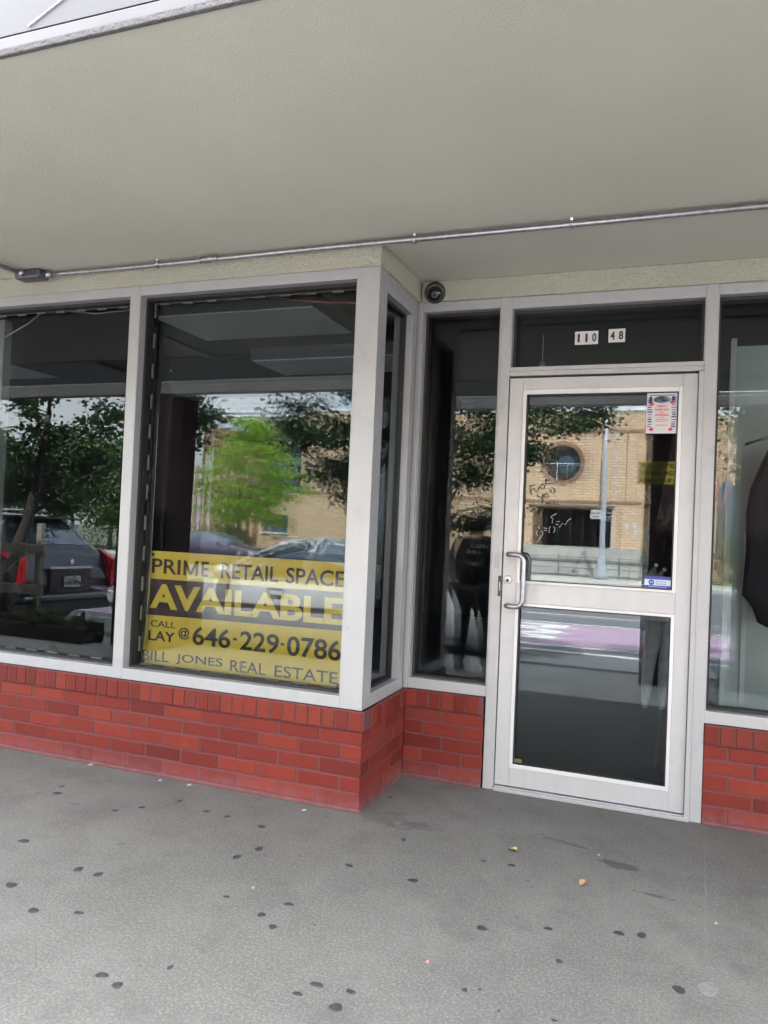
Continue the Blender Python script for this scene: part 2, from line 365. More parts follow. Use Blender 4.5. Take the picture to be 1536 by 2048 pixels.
M['jointdust'] = plain('joint_dust', (.15, .147, .14), .9)
M['crack'] = plain('crack_dirt', (.10, .095, .09), .9)
M['leafdry'] = plain('yellow_leaf', (.42, .35, .16), .7)
M['leafbrown'] = plain('brown_leaf', (.30, .18, .09), .7)
M['scrap'] = plain('paper_scrap', (.24, .235, .225), .8)
M['pinkscrap'] = plain('pink_paper', (.40, .17, .16), .7)
M['cable_w'] = plain('white_cable', (.5, .5, .5), .5)
M['cable_o'] = plain('orange_cable', (.35, .12, .07), .5)
M['scratch_d'] = plain('etched_scratch', (.025, .018, .014), .8)
M['scratch_w'] = plain('pale_scratch', (.55, .55, .56), .8)
M['yposter'] = plain('yellow_poster', (.32, .25, .03), .6, 0, .15, 6)
M['flagr'] = plain('flag_red', (.55, .08, .12), .8); M['flagb'] = plain('flag_blue', (.10, .08, .4), .8)

def text_into(mb, s, x0, x1, z0, z1, y, m=0, bold=0., depth=.0015, mirror=False, shear=0, keep=False):
    """letters fitted into the box x0..x1, z0..z1 on the plane y, facing -Y (or +Y when mirrored)"""
    cu = bpy.data.curves.new('t', 'FONT'); cu.body = s; cu.extrude = .5; cu.offset = bold; cu.shear = shear; cu.resolution_u = 4
    o = bpy.data.objects.new('t', cu); col.objects.link(o)
    bpy.context.view_layer.update()
    me = o.evaluated_get(bpy.context.evaluated_depsgraph_get()).to_mesh()
    V = np.array([v.co[:] for v in me.vertices]); F = [tuple(p.vertices) for p in me.polygons]
    o.evaluated_get(bpy.context.evaluated_depsgraph_get()).to_mesh_clear()
    bpy.data.objects.remove(o); bpy.data.curves.remove(cu)
    a, b = V.min(0), V.max(0); U = (V-a)/(b-a)
    X = x0+(1-U[:, 0] if mirror else U[:, 0])*(x1-x0); Z = z0+U[:, 1]*(z1-z0)
    Y = y+(U[:, 2]-.5)*depth
    mb.add(np.stack([X, Y, Z], 1).tolist(), F, m); return mb
def strokes_into(mb, lines, y, w=.003, m=0):
    for ln in lines: mb.tube([(x, y, z) for x, z in ln], w/2, 5, m)
    return mb

# ------------------------------------------------------------------ the ground
def struct(name, mb, m, **k): return tag(mb.build(name, m, **k), kind='structure')
struct('ground', MB().box(-900, 900, -900, 900, -.6, -.26), M['earth'])
struct('arcade_floor', MB().box(-16, 12, -2.1, .61, -.25, 0), M['platform'], bevel=.006)
struct('sidewalk', MB().box(-30, 25, -3.65, -2.104, -.3, -.03), M['sidewalk'])
struct('kerb', MB().box(-30, 25, -3.80, -3.652, -.3, -.028), M['farwalk'], bevel=.012)
struct('road', MB().box(-90, 70, -26, -3.802, -.5, -.2), M['asphalt'])
struct('bus_lane', MB().box(-90, 70, -10.2, -7.05, -.199, -.196), M['redlane'])
for nm, a, b in (('lane_line', -6.36, -6.25), ('lane_line', -6.98, -6.86), ('lane_line', -10.42, -10.30), ('lane_line', -12.3, -12.2)):
    struct(nm, MB().box(-90, 70, a, b, -.199, -.193), M['lane'])
mb = MB(); text_into(mb, 'BUS', -9.9, -7.5, 0, 2.6, 0, bold=.02, depth=.004)
for i, (x, y, z) in enumerate(mb.v): mb.v[i] = (-1.55-z, x, -.19+y)
struct('road_lettering', mb, M['lane'])
struct('far_kerb', MB().box(-90, 70, -26.2, -26.002, -.5, -.05), M['farwalk'], bevel=.012)
struct('far_sidewalk', MB().box(-90, 70, -31.5, -26.202, -.5, -.052), M['farwalk'])
struct('far_lawn', MB().box(-90, -8.2, -37.9, -31.502, -.5, -.03).box(-.9, 70, -37.9, -31.502, -.5, -.03), M['grass'])
mb = MB()
for k in range(9): mb.box(-8.2, -.9, -37.9, -31.6-.35*k, -.5, -.05+.155*(k+1))
struct('stairs', mb, M['farwalk'], bevel=.01)

# ------------------------------------------------------------------ the shop building
shop = thing('shop_building', (-1.26, 0, 0), 'shop front with red painted brick base, aluminium framed windows and deep overhanging soffit', 'building')
MB().box(-16, 12, -1.59, .12, 2.6, 2.95).box(-1.262, 12, .12, .70, 2.6, 2.95).build('soffit', M['soffit'], shop)
mb = MB().box(-16, 12, -1.605, -1.59, 2.597, 2.616).box(-16, 12, -1.600, -1.59, 2.616, 2.66)
MB().box(-16, 12, -1.606, -1.5905, 2.594, 2.614).build('edge_lip', M['lip'], shop, bevel=.003)
MB().box(-16, 12, -1.602, -1.5905, 2.6145, 2.648).build('edge_trim', M['trim'], shop, bevel=.002)
f = MB().box(-16, 12, -1.600, -1.5905, 2.654, 4.2); f.build('fascia', M['fascia'], shop)
for x in (-1.73, -4.1, .6): MB().bar((x, -1.603, 2.664), (x+.17, -1.603, 2.74), .003, .003).build('fascia_crease', M['beam'], shop)
MB().box(-16, 12, -1.585, 8.4, 2.951, 4.7).build('upper_wall', M['tan2'], shop)
for x in (-5.3, .03): MB().box(x-.08, x+.08, -3.259, -1.607, 2.85, 3.03).build('crossbeam', M['dark'], shop)
MB().box(-16, 12, -3.40, -3.26, 2.80, 3.16).build('beam', M['dark'], shop)  # dark height added to shut the bright sky slit out of the window reflections
MB().box(-16, 12, -3.33, -3.255, 2.655, 2.799).build('valance', M['valance'], shop, bevel=.01)
for x0, x1 in ((-5.52, -4.9), (-.2, .28), (.63, 1.3)): MB().box(x0, x1, -3.7, -3.25, -.03, 2.654).build('brick_pillar', M['pillar'], shop)
# stucco header band above the glass
MB().box(-16, -1.262, .002, .119, 2.492, 2.599).build('header', M['header'], shop, bevel=.006)
MB().box(-1.262-.02, -1.255, .119, .595, 2.492, 2.5995).build('header', M['header'], shop, bevel=.006)
MB().box(-1.255, 12, .588, .70, 2.492, 2.5995).build('header', M['header'], shop, bevel=.006)
# brick bases: every brick its own block in relief over painted mortar
CZ = [.017, .087, .156, .229, .299, .363]
def J(s=.002): return random.uniform(-s, s)
def brick_run(mb, a, b, course, start, face):
    """bricks of one course from a (corner end) to b along one axis; face(u0,u1,d0,d1,z0,z1) adds a block"""
    z0, z1 = CZ[course]+.004, CZ[course+1]-.005
    u = start
    while u < b-.02:
        u1 = min(u+.2035, b)
        face(u+J(.001), u1+J(.001), J(.0013), z0+J(.0012), z1+J(.0012)); u = u1+.0105
mb = MB()   # front, running left from the corner x=-1.256
for k in range(5):
    def fc(u0, u1, d, z0, z1): mb.box(-1.256-u1, -1.256-u0, d, .098, z0, z1)
    brick_run(mb, 0, 13, k, 0 if k % 2 == 0 else .108, fc)
    if k % 2: pass
u = .0
while u < 13:
    mb.box(-1.256-u-.058+J(.001), -1.256-u+J(.001), -.012+J(.002), .09, .368+J(), .452+J()); u += .0675
mb.box(-14.2, -1.262, .003, .2, 0, .364, 1).box(-14.2, -1.2525, -.0075, .2, .3645, .457, 1).box(-14.2, -1.258, -.004, .1, 0, .0155, 1)
mb.build('brick_base', [M['brick'], M['mortar']], shop, bevel=.0035)
mb = MB()   # the return
for k in range(5):
    def fr(u0, u1, d, z0, z1): mb.box(-1.256-.098, -1.256+d, u0, u1, z0, z1)
    brick_run(mb, 0, .60, k, 0 if k % 2 else .108, fr)
u = .095
while u < .59:
    mb.box(-1.35, -1.244+J(.002), u+J(.001), min(u+.058, .598), .368+J(), .452+J()); u += .0675
mb.box(-1.3, -1.259, .02, .6, 0, .364, 1).box(-1.3, -1.2485, .0, .6, .3645, .457, 1).box(-1.3, -1.252, .0, .6, 0, .0155, 1)
mb.build('brick_base', [M['brick'], M['mortar']], shop, bevel=.0035)
def recess_base(xa, xb, off):
    mb = MB()
    for k in range(5):
        def fb(u0, u1, d, z0, z1): mb.box(xa+u0, xa+u1, .595+d, .70, z0, z1)
        brick_run(mb, 0, xb-xa, k, 0, fb) if k % 2 == off else None
        if k % 2 != off:
            fb(0, .098, J(.001), CZ[k]+.004, CZ[k+1]-.005); brick_run(mb, 0, xb-xa, k, .1085, fb)
    u = .0
    while u < xb-xa-.02:
        mb.box(xa+u+J(.001), min(xa+u+.058, xb), .583+J(.002), .69, .368+J(), .452+J()); u += .0675
    mb.box(xa, xb-.003, .598, .75, 0, .364, 1).box(xa, xb-.002, .5875, .75, .3645, .457, 1).box(xa, xb-.004, .589, .70, 0, .0155, 1)
    mb.build('brick_base', [M['brick'], M['mortar']], shop, bevel=.0035)
recess_base(-1.255, -.832, 0)
recess_base(.196, 9, 1)

# frames
AL = M['alu']
mb = MB().box(-2.65, -2.595, 0, .16, .46, 2.49); mb.build('mullion', AL, shop, bevel=.002)
mb = MB().box(-4.62, -4.565, 0, .16, .46, 2.49); mb.build('mullion', AL, shop, bevel=.002)
mb = MB().box(-1.373, -1.262, -.002, .105, .46, 2.49); mb.build('corner_post', AL, shop, bevel=.003)
def window(x0, x1, y, name='window', z0=.46, z1=2.49, sill=.055, head=.05, set_=.11, lj=0, rj=0, clips=(), tilt=.53, g=None, top=True):
    fr = MB(); lj = lj or .005; rj = rj or .005
    if sill: fr.box(x0, x1, y+.001, y+.12, z0, z0+sill)
    if head: fr.box(x0, x1, y+.001, y+.12, z1-head, z1)
    if lj: fr.box(x0, x0+lj, y+.0005, y+.12, z0+sill, z1-head)
    if rj: fr.box(x1-rj, x1, y+.0005, y+.12, z0+sill, z1-head)
    o = fr.build(name, AL, shop, bevel=.002)
    a, b, c, d = x0+lj, x1-rj, z0+sill, z1-head
    ga = MB().box(a, b, y+.05, y+.118, c, c+.012).box(a, b, y+.05, y+.118, d-.016, d).box(a, a+.012, y+.05, y+.118, c+.012, d-.016).box(b-.012, b, y+.05, y+.118, c+.012, d-.016)
    ga.build('gasket', M['gasket'] if name != 'sill' else M['gasket'], o)
    def pane(nm, yy, mt, p, yw):
        cx, cz = (a+b)/2, (c+d)/2; hx, hz = (b-a)/2, (d-c)/2
        m = MB().box(-hx, hx, 0, .006, -hz, hz, ms=[1, 1, 0, 1, 1, 1])
        pn = m.build(nm, [mt, M['clear']], o, local=True)
        pn.location = Vector((cx, yy, cz))-wl(o); pn.rotation_euler = (-R(p), 0, R(yw))
        return pn
    pane('pane', y+set_-.012, g or M['glass_a'], tilt, 0)
    pane('inner_pane', y+set_+.03, M['glass_b'], tilt+.12, -.38)
    def clip(x0, x1, z0, z1): MB().box(x0, x1, y+set_-.026, y+set_-.018, z0, z1).build('glazing_clip', M['tape'], o)
    if 'top' in clips:
        x = a+.06
        while x < b-.06: clip(x, x+.058, d-.030+J(.002), d-.020+J(.001)); x += .142+J(.004)
        MB().box(a+.03, b-.006, y+set_-.0175, y+set_-.0145, d-.0215, d-.0185).build('glazing_tape', M['tape'], o)
    if 'left' in clips:
        z = c+.08
        while z < d-.08: clip(a+.026+J(.002), a+.036, z, z+.075); z += .158+J(.005)
    if 'bottom' in clips:
        x = a+.04
        while x < b-.06: clip(x, x+.075, c+.012+J(.002), c+.019+J(.002)); x += .15+J(.006)
    return o
window(-2.595, -1.373, 0, clips=('top', 'left', 'bottom'))
window(-4.565, -2.65, 0, clips=('top', 'bottom'))
window(-6.6, -4.62, 0, clips=('top',))
# the return window facing +X
fr = MB().box(-1.36, -1.2625, .106, .56, .46, .52).box(-1.36, -1.2625, .106, .56, 2.40, 2.49).box(-1.36, -1.263, .495, .56, .52, 2.40)
rw = fr.build('window', AL, shop, bevel=.002)
MB().box(-1.36, -1.30, .106, .495, .52, .532).box(-1.36, -1.30, .106, .495, 2.388, 2.40).box(-1.36, -1.30, .483, .495, .532, 2.388).build('gasket', M['gasket'], rw)
pn = MB().box(-.003, .003, -.1885, .1885, -.928, .928, ms=[1, 1, 1, 1, 1, 0]).build('pane', [M['glass_a'], M['clear']], rw, local=True)
pn.location = Vector((-1.318, .294, 1.46))-wl(rw)
# recess: sidelight, door surround, right window
MB().box(-1.284, -1.243, .585, .70, .46, 2.49).build('jamb', AL, shop, bevel=.002)
window(-1.243, -.825, .595, clips=())
MB().box(-.825, -.770, .594, .70, .002, 2.491).build('mullion', AL, shop, bevel=.002)
MB().box(.143, .194, .594, .70, .002, 2.491).build('mullion', AL, shop, bevel=.002)
MB().box(.121, .143, .588, .69, .002, 2.085).build('door_jamb', AL, shop, bevel=.002)
MB().box(-.770, .143, .598, .69, 2.088, 2.112).box(-.770, .143, .594, .69, 2.112, 2.132).build('door_head', AL, shop, bevel=.0015)
window(-.770, .143, .595, 'transom', 2.132, 2.49, .0, .058, .09)
window(.194, 2.6, .595, clips=())
MB().box(2.6, 2.655, .594, .70, .46, 2.49).build('mullion', AL, shop, bevel=.002)
MB().box(-.768, .142, .585, .70, .0005, .018).box(-.768, .142, .598, .70, .018, .024).build('threshold', AL, shop, bevel=.002)
# the door
D = M['alu_door']; yd = .604
mb = MB().box(-.766, -.696, yd, yd+.045, .03, 2.078).box(.052, .119, yd, yd+.045, .03, 2.078)
mb.box(-.696, .052, yd+.0008, yd+.045, 2.018, 2.078).box(-.696, .052, yd+.0008, yd+.045, .03, .122).box(-.696, .052, yd+.0008, yd+.045, .945, 1.045)
door = mb.build('door', D, shop, bevel=.002)
mb = MB()
for z0, z1 in ((.122, .945), (1.045, 2.018)):
    mb.box(-.696, -.679, yd-.004, yd+.03, z0, z1).box(.036, .052, yd-.004, yd+.03, z0, z1)
    mb.box(-.679, .036, yd-.004, yd+.03, z0, z0+(.020 if z0 < .5 else .012)).box(-.679, .036, yd-.004, yd+.03, z1-(.024 if z1 > 2 else .014), z1)
mb.build('glazing_bead', M['alu_bead'], door, bevel=.0015)
for z0, z1 in ((.142, .931), (1.057, 1.994)):
    cx, cz, hx, hz = -.3215, (z0+z1)/2, .3575, (z1-z0)/2
    for nm, dy, mt, p, yw in (('pane', .018, M['glass_d'], .53, 0), ('inner_pane', .034, M['glass_b'], .60, -.40)):
        pn = MB().box(-hx, hx, 0, .006, -hz, hz, ms=[1, 1, 0, 1, 1, 1]).build(nm, [mt, M['clear']], door, local=True)
        pn.location = Vector((cx, yd+dy, cz))-wl(door); pn.rotation_euler = (-R(p), 0, R(yw))
    MB().box(-.679, -.672, yd+.0, yd+.035, z0, z1).box(.030, .036, yd+.0, yd+.035, z0, z1).box(-.672, .030, yd, yd+.035, z1-.006, z1).box(-.672, .030, yd, yd+.035, z0, z0+.003).build('gasket', M['gasket'], door)
def dhandle(y0, s):
    pts = [(-.733, y0, 1.187)]; yb = y0-.062*s
    for k in range(7): a = k/6*math.pi/2; pts.append((-.733+.022*(1-math.cos(a))*1.0, y0-.04*s-.022*s*math.sin(a), 1.187))
    for k in range(9): a = k/8*math.pi/2; pts.append((-.685+.033*math.sin(a), yb, 1.187-.033*(1-math.cos(a))))
    for k in range(9): a = k/8*math.pi/2; pts.append((-.685+.033*math.cos(a), yb, .930+.033*(1-math.sin(a))))
    for k in range(7): a = (1-k/6)*math.pi/2; pts.append((-.733+.022*(1-math.cos(a)), y0-.04*s-.022*s*math.sin(a), .930))
    pts.append((-.733, y0, .930)); return MB().tube(pts, .0125, 14)
dhandle(yd, 1).build('handle', M['steel'], door)
dhandle(yd+.045, -1).build('handle', M['steel'], door)
lk = MB().lathe((-.738, yd, 1.058), [(.0205, 0), (.0205, .006), (.018, .009), (.0165, .0095)], (0, -1, 0), 28)
lk = lk.build('lock', M['alu_bead'], door); 
MB().lathe((-.738, yd-.0096, 1.054), [(.008, 0), (.008, .0008)], (0, -1, 0), 18).build('keyway', M['box'], door)
MB().box(-.785, -.771, .5925, .60, .972, 1.075).build('strike', M['plastic'], shop)
MB().box(-.779, -.774, .590, .5926, 1.0, 1.045).build('latch', M['steel'], shop)
# interior shell
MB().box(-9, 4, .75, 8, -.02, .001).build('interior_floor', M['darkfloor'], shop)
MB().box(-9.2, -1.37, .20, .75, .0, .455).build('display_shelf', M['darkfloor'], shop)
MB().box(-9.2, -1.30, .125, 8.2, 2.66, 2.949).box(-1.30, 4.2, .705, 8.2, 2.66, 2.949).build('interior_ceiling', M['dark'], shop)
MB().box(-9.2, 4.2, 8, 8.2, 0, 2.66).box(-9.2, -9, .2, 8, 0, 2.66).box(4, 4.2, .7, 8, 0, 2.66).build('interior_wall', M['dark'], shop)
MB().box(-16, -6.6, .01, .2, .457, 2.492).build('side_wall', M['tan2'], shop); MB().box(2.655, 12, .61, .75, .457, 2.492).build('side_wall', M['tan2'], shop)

# ------------------------------------------------------------------ things on and in the shop front
sg = thing('for_lease_sign', (-2.0, .15, .5), 'yellow board reading PRIME RETAIL SPACE AVAILABLE leaning inside the middle window', 'sign')
mb = MB().prism([(-2.592, .5155), (-1.40, .5155), (-1.40, 1.116), (-2.545, 1.118), (-2.562, 1.112), (-2.568, 1.0), (-2.575, .7)], .150, .155)
mb.build('board', M['yellow'], sg)
mb = MB().prism([(-2.568, .779), (-1.40, .790), (-1.40, .975), (-2.553, .970)], .1475, .1499); mb.build('band', M['brownband'], sg)
def sgtext(nm, rows, y, m, bold):
    for s_, x0, x1, z0, z1 in rows: text_into(MB(), s_, x0, x1, z0, z1, y, bold=bold).build(nm, m, sg)
sgtext('lettering', [('PRI', -2.551, -2.372, 1.000, 1.078), ('E', -2.243, -2.200, 1.000, 1.078), ('RETAIL', -2.125, -1.795, .999, 1.077), ('SPACE', -1.752, -1.438, .997, 1.076)], .149, M['brownband'], .014)
mb = MB(); xs_ = [-2.352, -2.338, -2.308, -2.278, -2.264]
for x_ in (-2.345, -2.271): mb.box(x_-.0075, x_+.0075, .148, .1495, 1.0, 1.078)
for a_, b_ in ((-2.345, -2.308), (-2.271, -2.308)): mb.prism([(a_-.0075, 1.078), (a_+.0075, 1.078), (b_+.0075, 1.006), (b_-.0075, 1.006)], .1476, .1479)
mb.build('letter', M['brownband'], sg)
sgtext('lettering', [('AVAILABLE', -2.552, -1.430, .815, .945)], .146, M['yellow'], .035)
sgtext('lettering', [('CALL', -2.541, -2.385, .718, .752), ('BILL', -2.585, -2.418, .538, .592), ('JONES', -2.372, -2.092, .536, .591)], .149, M['black'], .004)
sgtext('lettering', [('REAL', -2.046, -1.842, .534, .590), ('ESTATE', -1.792, -1.452, .533, .590)], .149, M['greyink'], .004)  # greyer ink paints the reflections that lie over these two words
sgtext('lettering', [('LAY', -2.553, -2.385, .645, .697), ('@', -2.365, -2.297, .667, .728), ('646', -2.278, -2.052, .645, .742), ('-', -2.036, -2.014, .690, .702), ('229', -1.996, -1.775, .645, .742), ('-', -1.765, -1.745, .690, .702), ('0786', -1.730, -1.440, .643, .742)], .149, M['black'], .018)
for x, z in ((-2.548, 1.098), (-2.582, .531), (-1.447, .527)):
    MB().lathe((x, .1497, z), [(.009, 0), (.009, .003), (.004, .005)], (0, -1, 0), 16).build('bolt', M['box'], sg)
mb = MB(); mb.tube([(-2.552+.001*math.sin(9*z), .140, z) for z in np.linspace(.62, 1.9, 30)], .0012, 5)
tag(mb.build('hanging_wire', M['steel']), 'thin wire hanging down in front of the yellow for lease board', 'wire')

def plate(label, txt, x0, x1, z0, z1):
    p = thing('number_plate', ((x0+x1)/2, .668, z0), label, 'house number', 'house number plates over the door')
    MB().box(x0, x1, .6640, .6665, z0, z1).build('plate', M['white'], p)
    mb = MB(); wd = (x1-x0)/len(txt)
    for i, ch in enumerate(txt): text_into(mb, ch, x0+wd*(i+.5)-wd*(.15 if ch == '1' else .27), x0+wd*(i+.5)+wd*(.15 if ch == '1' else .27), z0+.012, z1-.011, .6633, bold=.03)
    mb.build('digits', M['black'], p)
plate('white house number plate reading 110 on the transom glass', '110', -.460, -.347, 2.250, 2.316)
plate('white house number plate reading 48 on the transom glass', '48', -.298, -.219, 2.255, 2.321)

st = thing('window_sticker', (-.035, .606, 1.79), 'white red and blue carting company sticker at the top corner of the door glass', 'sticker')
MB().box(-.105, .031, .6075, .6085, 1.796, 1.990).build('backing', M['white'], st)
mb = MB()
for s_ in (-1, 1):
    for k in range(13):
        z = 1.826+k*.0115; xx = -.037+s_*.0535
        mb.box(xx-.009+J(.003), xx+.009+J(.003), .6068, .6074, z, z+.005+J(.002), 0)
mb.box(-.094, .020, .6068, .6074, 1.976, 1.980).box(-.094, -.08, .6068, .6074, 1.94, 1.972).box(.006, .02, .6068, .6074, 1.95, 1.972)
mb.build('border', M['navy'], st)
mb = MB(); mb.lathe((-.037, .6072, 1.957), [(.0001, 0), (.040, .0002)], (0, -1, 0), 32)
for i, v in enumerate(mb.v): mb.v[i] = (v[0], v[1], 1.957+(v[2]-1.957)*.42)
mb.build('emblem', M['paleblue'], st)
mb = MB()
for k in range(11):
    a = R(200+k*14); mb.bar((-.037, .6062, 1.950), (-.037+.034*math.cos(a+R(70)), .6062, 1.950+.018*abs(math.sin(a+R(70)))), .001, .0012)
mb.build('emblem_rays', M['navy'], st)
mb = MB(); text_into(mb, 'LIBERTY', -.060, -.012, 1.921, 1.930, .6068, bold=.03); text_into(mb, 'ASHES INC.', -.070, -.004, 1.905, 1.914, .6068, bold=.03)
for k, (wd, z) in enumerate(((.012, 1.893), (.028, 1.885), (.032, 1.879), (.008, 1.870), (.027, 1.862), (.028, 1.853), (.025, 1.834))): mb.box(-.037-wd, -.037+wd, .6066, .6070, z, z+.003)
for sx, z in ((-.082, 1.812), (.004, 1.812), (-.083, 1.932), (.008, 1.94)): mb.prism([(sx-.011, z), (sx+.002, z-.006), (sx+.012, z+.004), (sx+.004, z+.012), (sx-.008, z+.008)], .6062, .6067)
mb.build('lettering', M['red'], st)
st = thing('alarm_sticker', (-.02, .606, 1.06), 'blue and white alarm company sticker in the corner above the door rail', 'sticker')
MB().box(-.087, .032, .6115, .6125, 1.0605, 1.118).build('backing', M['navy'], st)
MB().box(-.087, .032, .6105, .6113, 1.075, 1.103).build('label_strip', M['paleblue'], st)
MB().lathe((-.056, .6103, 1.089), [(.0135, 0), (.0135, .0006)], (0, -1, 0), 8).build('emblem', M['blue'], st)
mb = MB(); text_into(mb, 'ADT', -.065, -.047, 1.085, 1.093, .6092, bold=.03, shear=.3)
for z in (1.068,): mb.box(-.07, .012, .6095, .61, z, z+.0018)
mb.build('emblem_letters', M['white'], st)
mb = MB(); text_into(mb, 'Security', -.036, .010, 1.090, 1.098, .6100, bold=.015); text_into(mb, 'Services', -.036, .010, 1.080, 1.088, .6100, bold=.015)
mb.build('lettering', M['blue'], st)
tag(MB().box(-.672, -.634, .6095, .6105, .150, .170).build('small_sticker', M['dullsticker']), 'tiny yellow sticker in the bottom corner of the door glass', 'sticker')
for x, zt, lab in ((-.050, 1.163, 'pale cone with a white ball tip behind the door glass, left of its twin'), (-.012, 1.145, 'pale cone with a white ball tip behind the door glass, right of its twin')):
    cn_ = thing('party_hat', (x, .70, 1.06), lab, 'cone', 'pale cones behind the alarm sticker')
    MB().lathe((x-.02, .70, 1.065), [(.055, 0), (.03, .04), (.006, zt-1.065)], (.28, 0, 1), 20).build('cone', M['coneg'], cn_)
    MB().lathe((x+.012, .70, zt+.004), [(.001, -.010), (.008, -.006), (.010, 0), (.008, .006), (.001, .010)], (0, 0, 1), 14).build('ball', M['linen'], cn_)
# scratched graffiti on the door glass
def wob(p): return [(x+J(.0012), z+J(.0012)) for x, z in p]
def pxy(u, v):   # a point of the writing: offset in a 1536 px wide enlargement of the glass
    return (-.694+(u-30)*.0000905*2.48-(v-600)*.0000045, 1.452-(v-620)*.000228-(u-760)*.0000085)
W1 = [[(210, 300), (330, 240)], [(225, 305), (265, 470)], [(250, 375), (345, 325)], [(345, 330), (355, 390), (395, 395), (420, 350), (410, 290)],
      [(520, 220), (470, 230), (450, 300), (490, 340), (545, 310), (555, 240)], [(560, 90), (585, 240)], [(640, 110), (580, 150), (600, 205), (735, 210)],
      [(390, 470), (440, 505), (525, 545)], [(515, 425), (512, 640)], [(590, 410), (548, 460), (560, 515), (610, 520), (650, 460), (620, 410)],
      [(665, 315), (690, 380), (745, 405), (785, 380), (770, 310), (710, 285)], [(600, 655), (650, 625), (715, 640)], [(790, 660), (765, 590), (840, 610), (880, 660)]]
mb = strokes_into(MB(), [wob([pxy(*p) for p in l]) for l in W1], .6085, .0036)
tag(mb.build('scratched_graffiti', M['scratch_d']), 'brown scrawled words scratched into the upper door glass above the pale brackets', 'graffiti')
W2 = [[(730, 920), (850, 840)], [(735, 930), (790, 980)], [(770, 900), (830, 870)], [(775, 1000), (770, 1070)], [(485, 1150), (488, 1215)],
      [(740, 1140), (715, 1160), (710, 1260), (735, 1270)], [(800, 1140), (835, 1150), (828, 1250), (805, 1270)], [(470, 1260), (440, 1280), (440, 1330), (465, 1355)],
      [(545, 1260), (575, 1275), (575, 1330), (540, 1360)], [(290, 1400), (262, 1530)], [(545, 1370), (460, 1520)], [(930, 1150), (1000, 1040), (1060, 1080), (1100, 980), (1180, 930)], [(590, 1180), (665, 1185)], [(590, 1230), (660, 1235)], [(860, 1020), (930, 1020)], [(850, 1080), (915, 1090)]]
mb = strokes_into(MB(), [wob([pxy(*p) for p in l]) for l in W2], .6085, .0024)
tag(mb.build('scratched_tally', M['scratch_w']), 'pale brackets and strokes scratched into the door glass above the handle', 'graffiti')
mb = MB()
for k in range(2):
    for j in range(9): mb.bar((-.805+k*.012+J(.001), .592, 1.115+j*.0085), (-.798+k*.012+J(.001), .592, 1.118+j*.0085+J(.002)), .0015, .0016)
tag(mb.build('marker_scribble', M['greyink']), 'small grey marker scribble on the upright beside the door lock', 'graffiti')

# conduit along the soffit
cd = thing('electrical_conduit', (-3.2, -.05, 2.575), 'grey steel conduit pipe clamped along the soffit above the windows', 'conduit')
P0, P1 = Vector((-3.10, -.062, 2.572)), Vector((2.2, -.062, 2.572))
MB().tube([(x, -.055+.004*math.sin(x*2.1), 2.574+.002*math.sin(x*3)) for x in np.linspace(-3.12, 2.4, 60)], .0125, 12).build('pipe', M['steel'], cd)
MB().tube([(-3.29, -.095, 2.574), (-3.31, -.3, 2.575), (-3.33, -1.5, 2.576)], .0125, 12).build('pipe', M['steel'], cd)
MB().box(-3.345, -3.175, -.105, -.025, 2.548, 2.5995).build('junction_box', M['box'], cd, bevel=.012)
for x in (-3.155, -3.365+.17-.09): pass
MB().tube([(-3.18, -.056, 2.574), (-3.135, -.056, 2.574)], .0185, 14).build('coupling', M['steel'], cd)
MB().tube([(-3.283, -.10, 2.574), (-3.287, -.13, 2.574)], .0185, 14).build('coupling', M['steel'], cd)
MB().tube([(-2.19, -.060, 2.573), (-2.10, -.060, 2.573)], .0148, 14).build('coupling', M['steel'], cd)
for x in (-2.45, -1.085, -.405):
    mb = MB(); mb.tube([(x-.008, -.056, 2.574), (x+.008, -.056, 2.574)], .0165, 14)
    mb.bar((x, -.058, 2.588), (x, -.062, 2.5995), .012, .004).box(x-.008, x+.008, -.068, -.05, 2.553, 2.560)
    mb.build('clamp', M['steel'], cd)

dm = thing('dome_camera', (-1.165, .54, 2.52), 'black dome security camera on the stucco band in the corner by the door', 'security camera')
ax = Vector((.22, -.8, -.45)).normalized(); c0 = Vector((-1.178, .585, 2.540))
MB().lathe(c0, [(.050, -.03), (.054, 0), (.054, .024), (.050, .034), (.046, .036)], ax, 36).build('housing', M['plastic'], dm)
MB().lathe(c0+ax*.030, [(.041, 0), (.038, .012), (.030, .022), (.016, .030), (.002, .033)], ax, 32).build('dome', M['domeg'], dm)
MB().lathe(c0+ax*.060, [(.018, 0), (.0165, .003), (.012, .0035)], ax, 20).build('lens_ring', M['box'], dm)
MB().lathe(c0+ax*.0636, [(.009, 0), (.008, .002), (.0005, .003)], ax, 16).build('lens', M['domeg'], dm)

# inside the shop
def lightbox(x0, x1, y0, y1, label):
    o = thing('ceiling_light', ((x0+x1)/2, (y0+y1)/2, 2.56), label, 'ceiling light', 'unlit panel lights on the shop ceiling')
    MB().box(x0, x1, y0, y1, 2.565, 2.659).build('casing', M['box'], o)
    MB().box(x0+.012, x1-.012, y0+.012, y1-.012, 2.558, 2.5649).build('diffuser', M['panel'], o)
lightbox(-3.10, -1.965, .74, 1.36, 'unlit ceiling panel light nearest the glass above the yellow board')
lightbox(-3.12, -1.9, 2.0, 2.58, 'second unlit ceiling panel light behind the nearest one above the yellow board')
lightbox(-6.6, -5.37, 1.70, 2.36, 'unlit ceiling panel light seen through the far left window')
tag(MB().box(-4.6, -4.05, .5, .56, .456, 2.53).build('display_board', M['beam']), 'tall grey board standing inside at the edge of the left window', 'board')
pt = thing('partition', (.5, 1.3, .4), 'pale green grey partition panel inside the right hand window', 'partition')
MB().box(.33, .62, 1.30, 1.34, .40, 2.36).build('panel', M['partition'], pt)
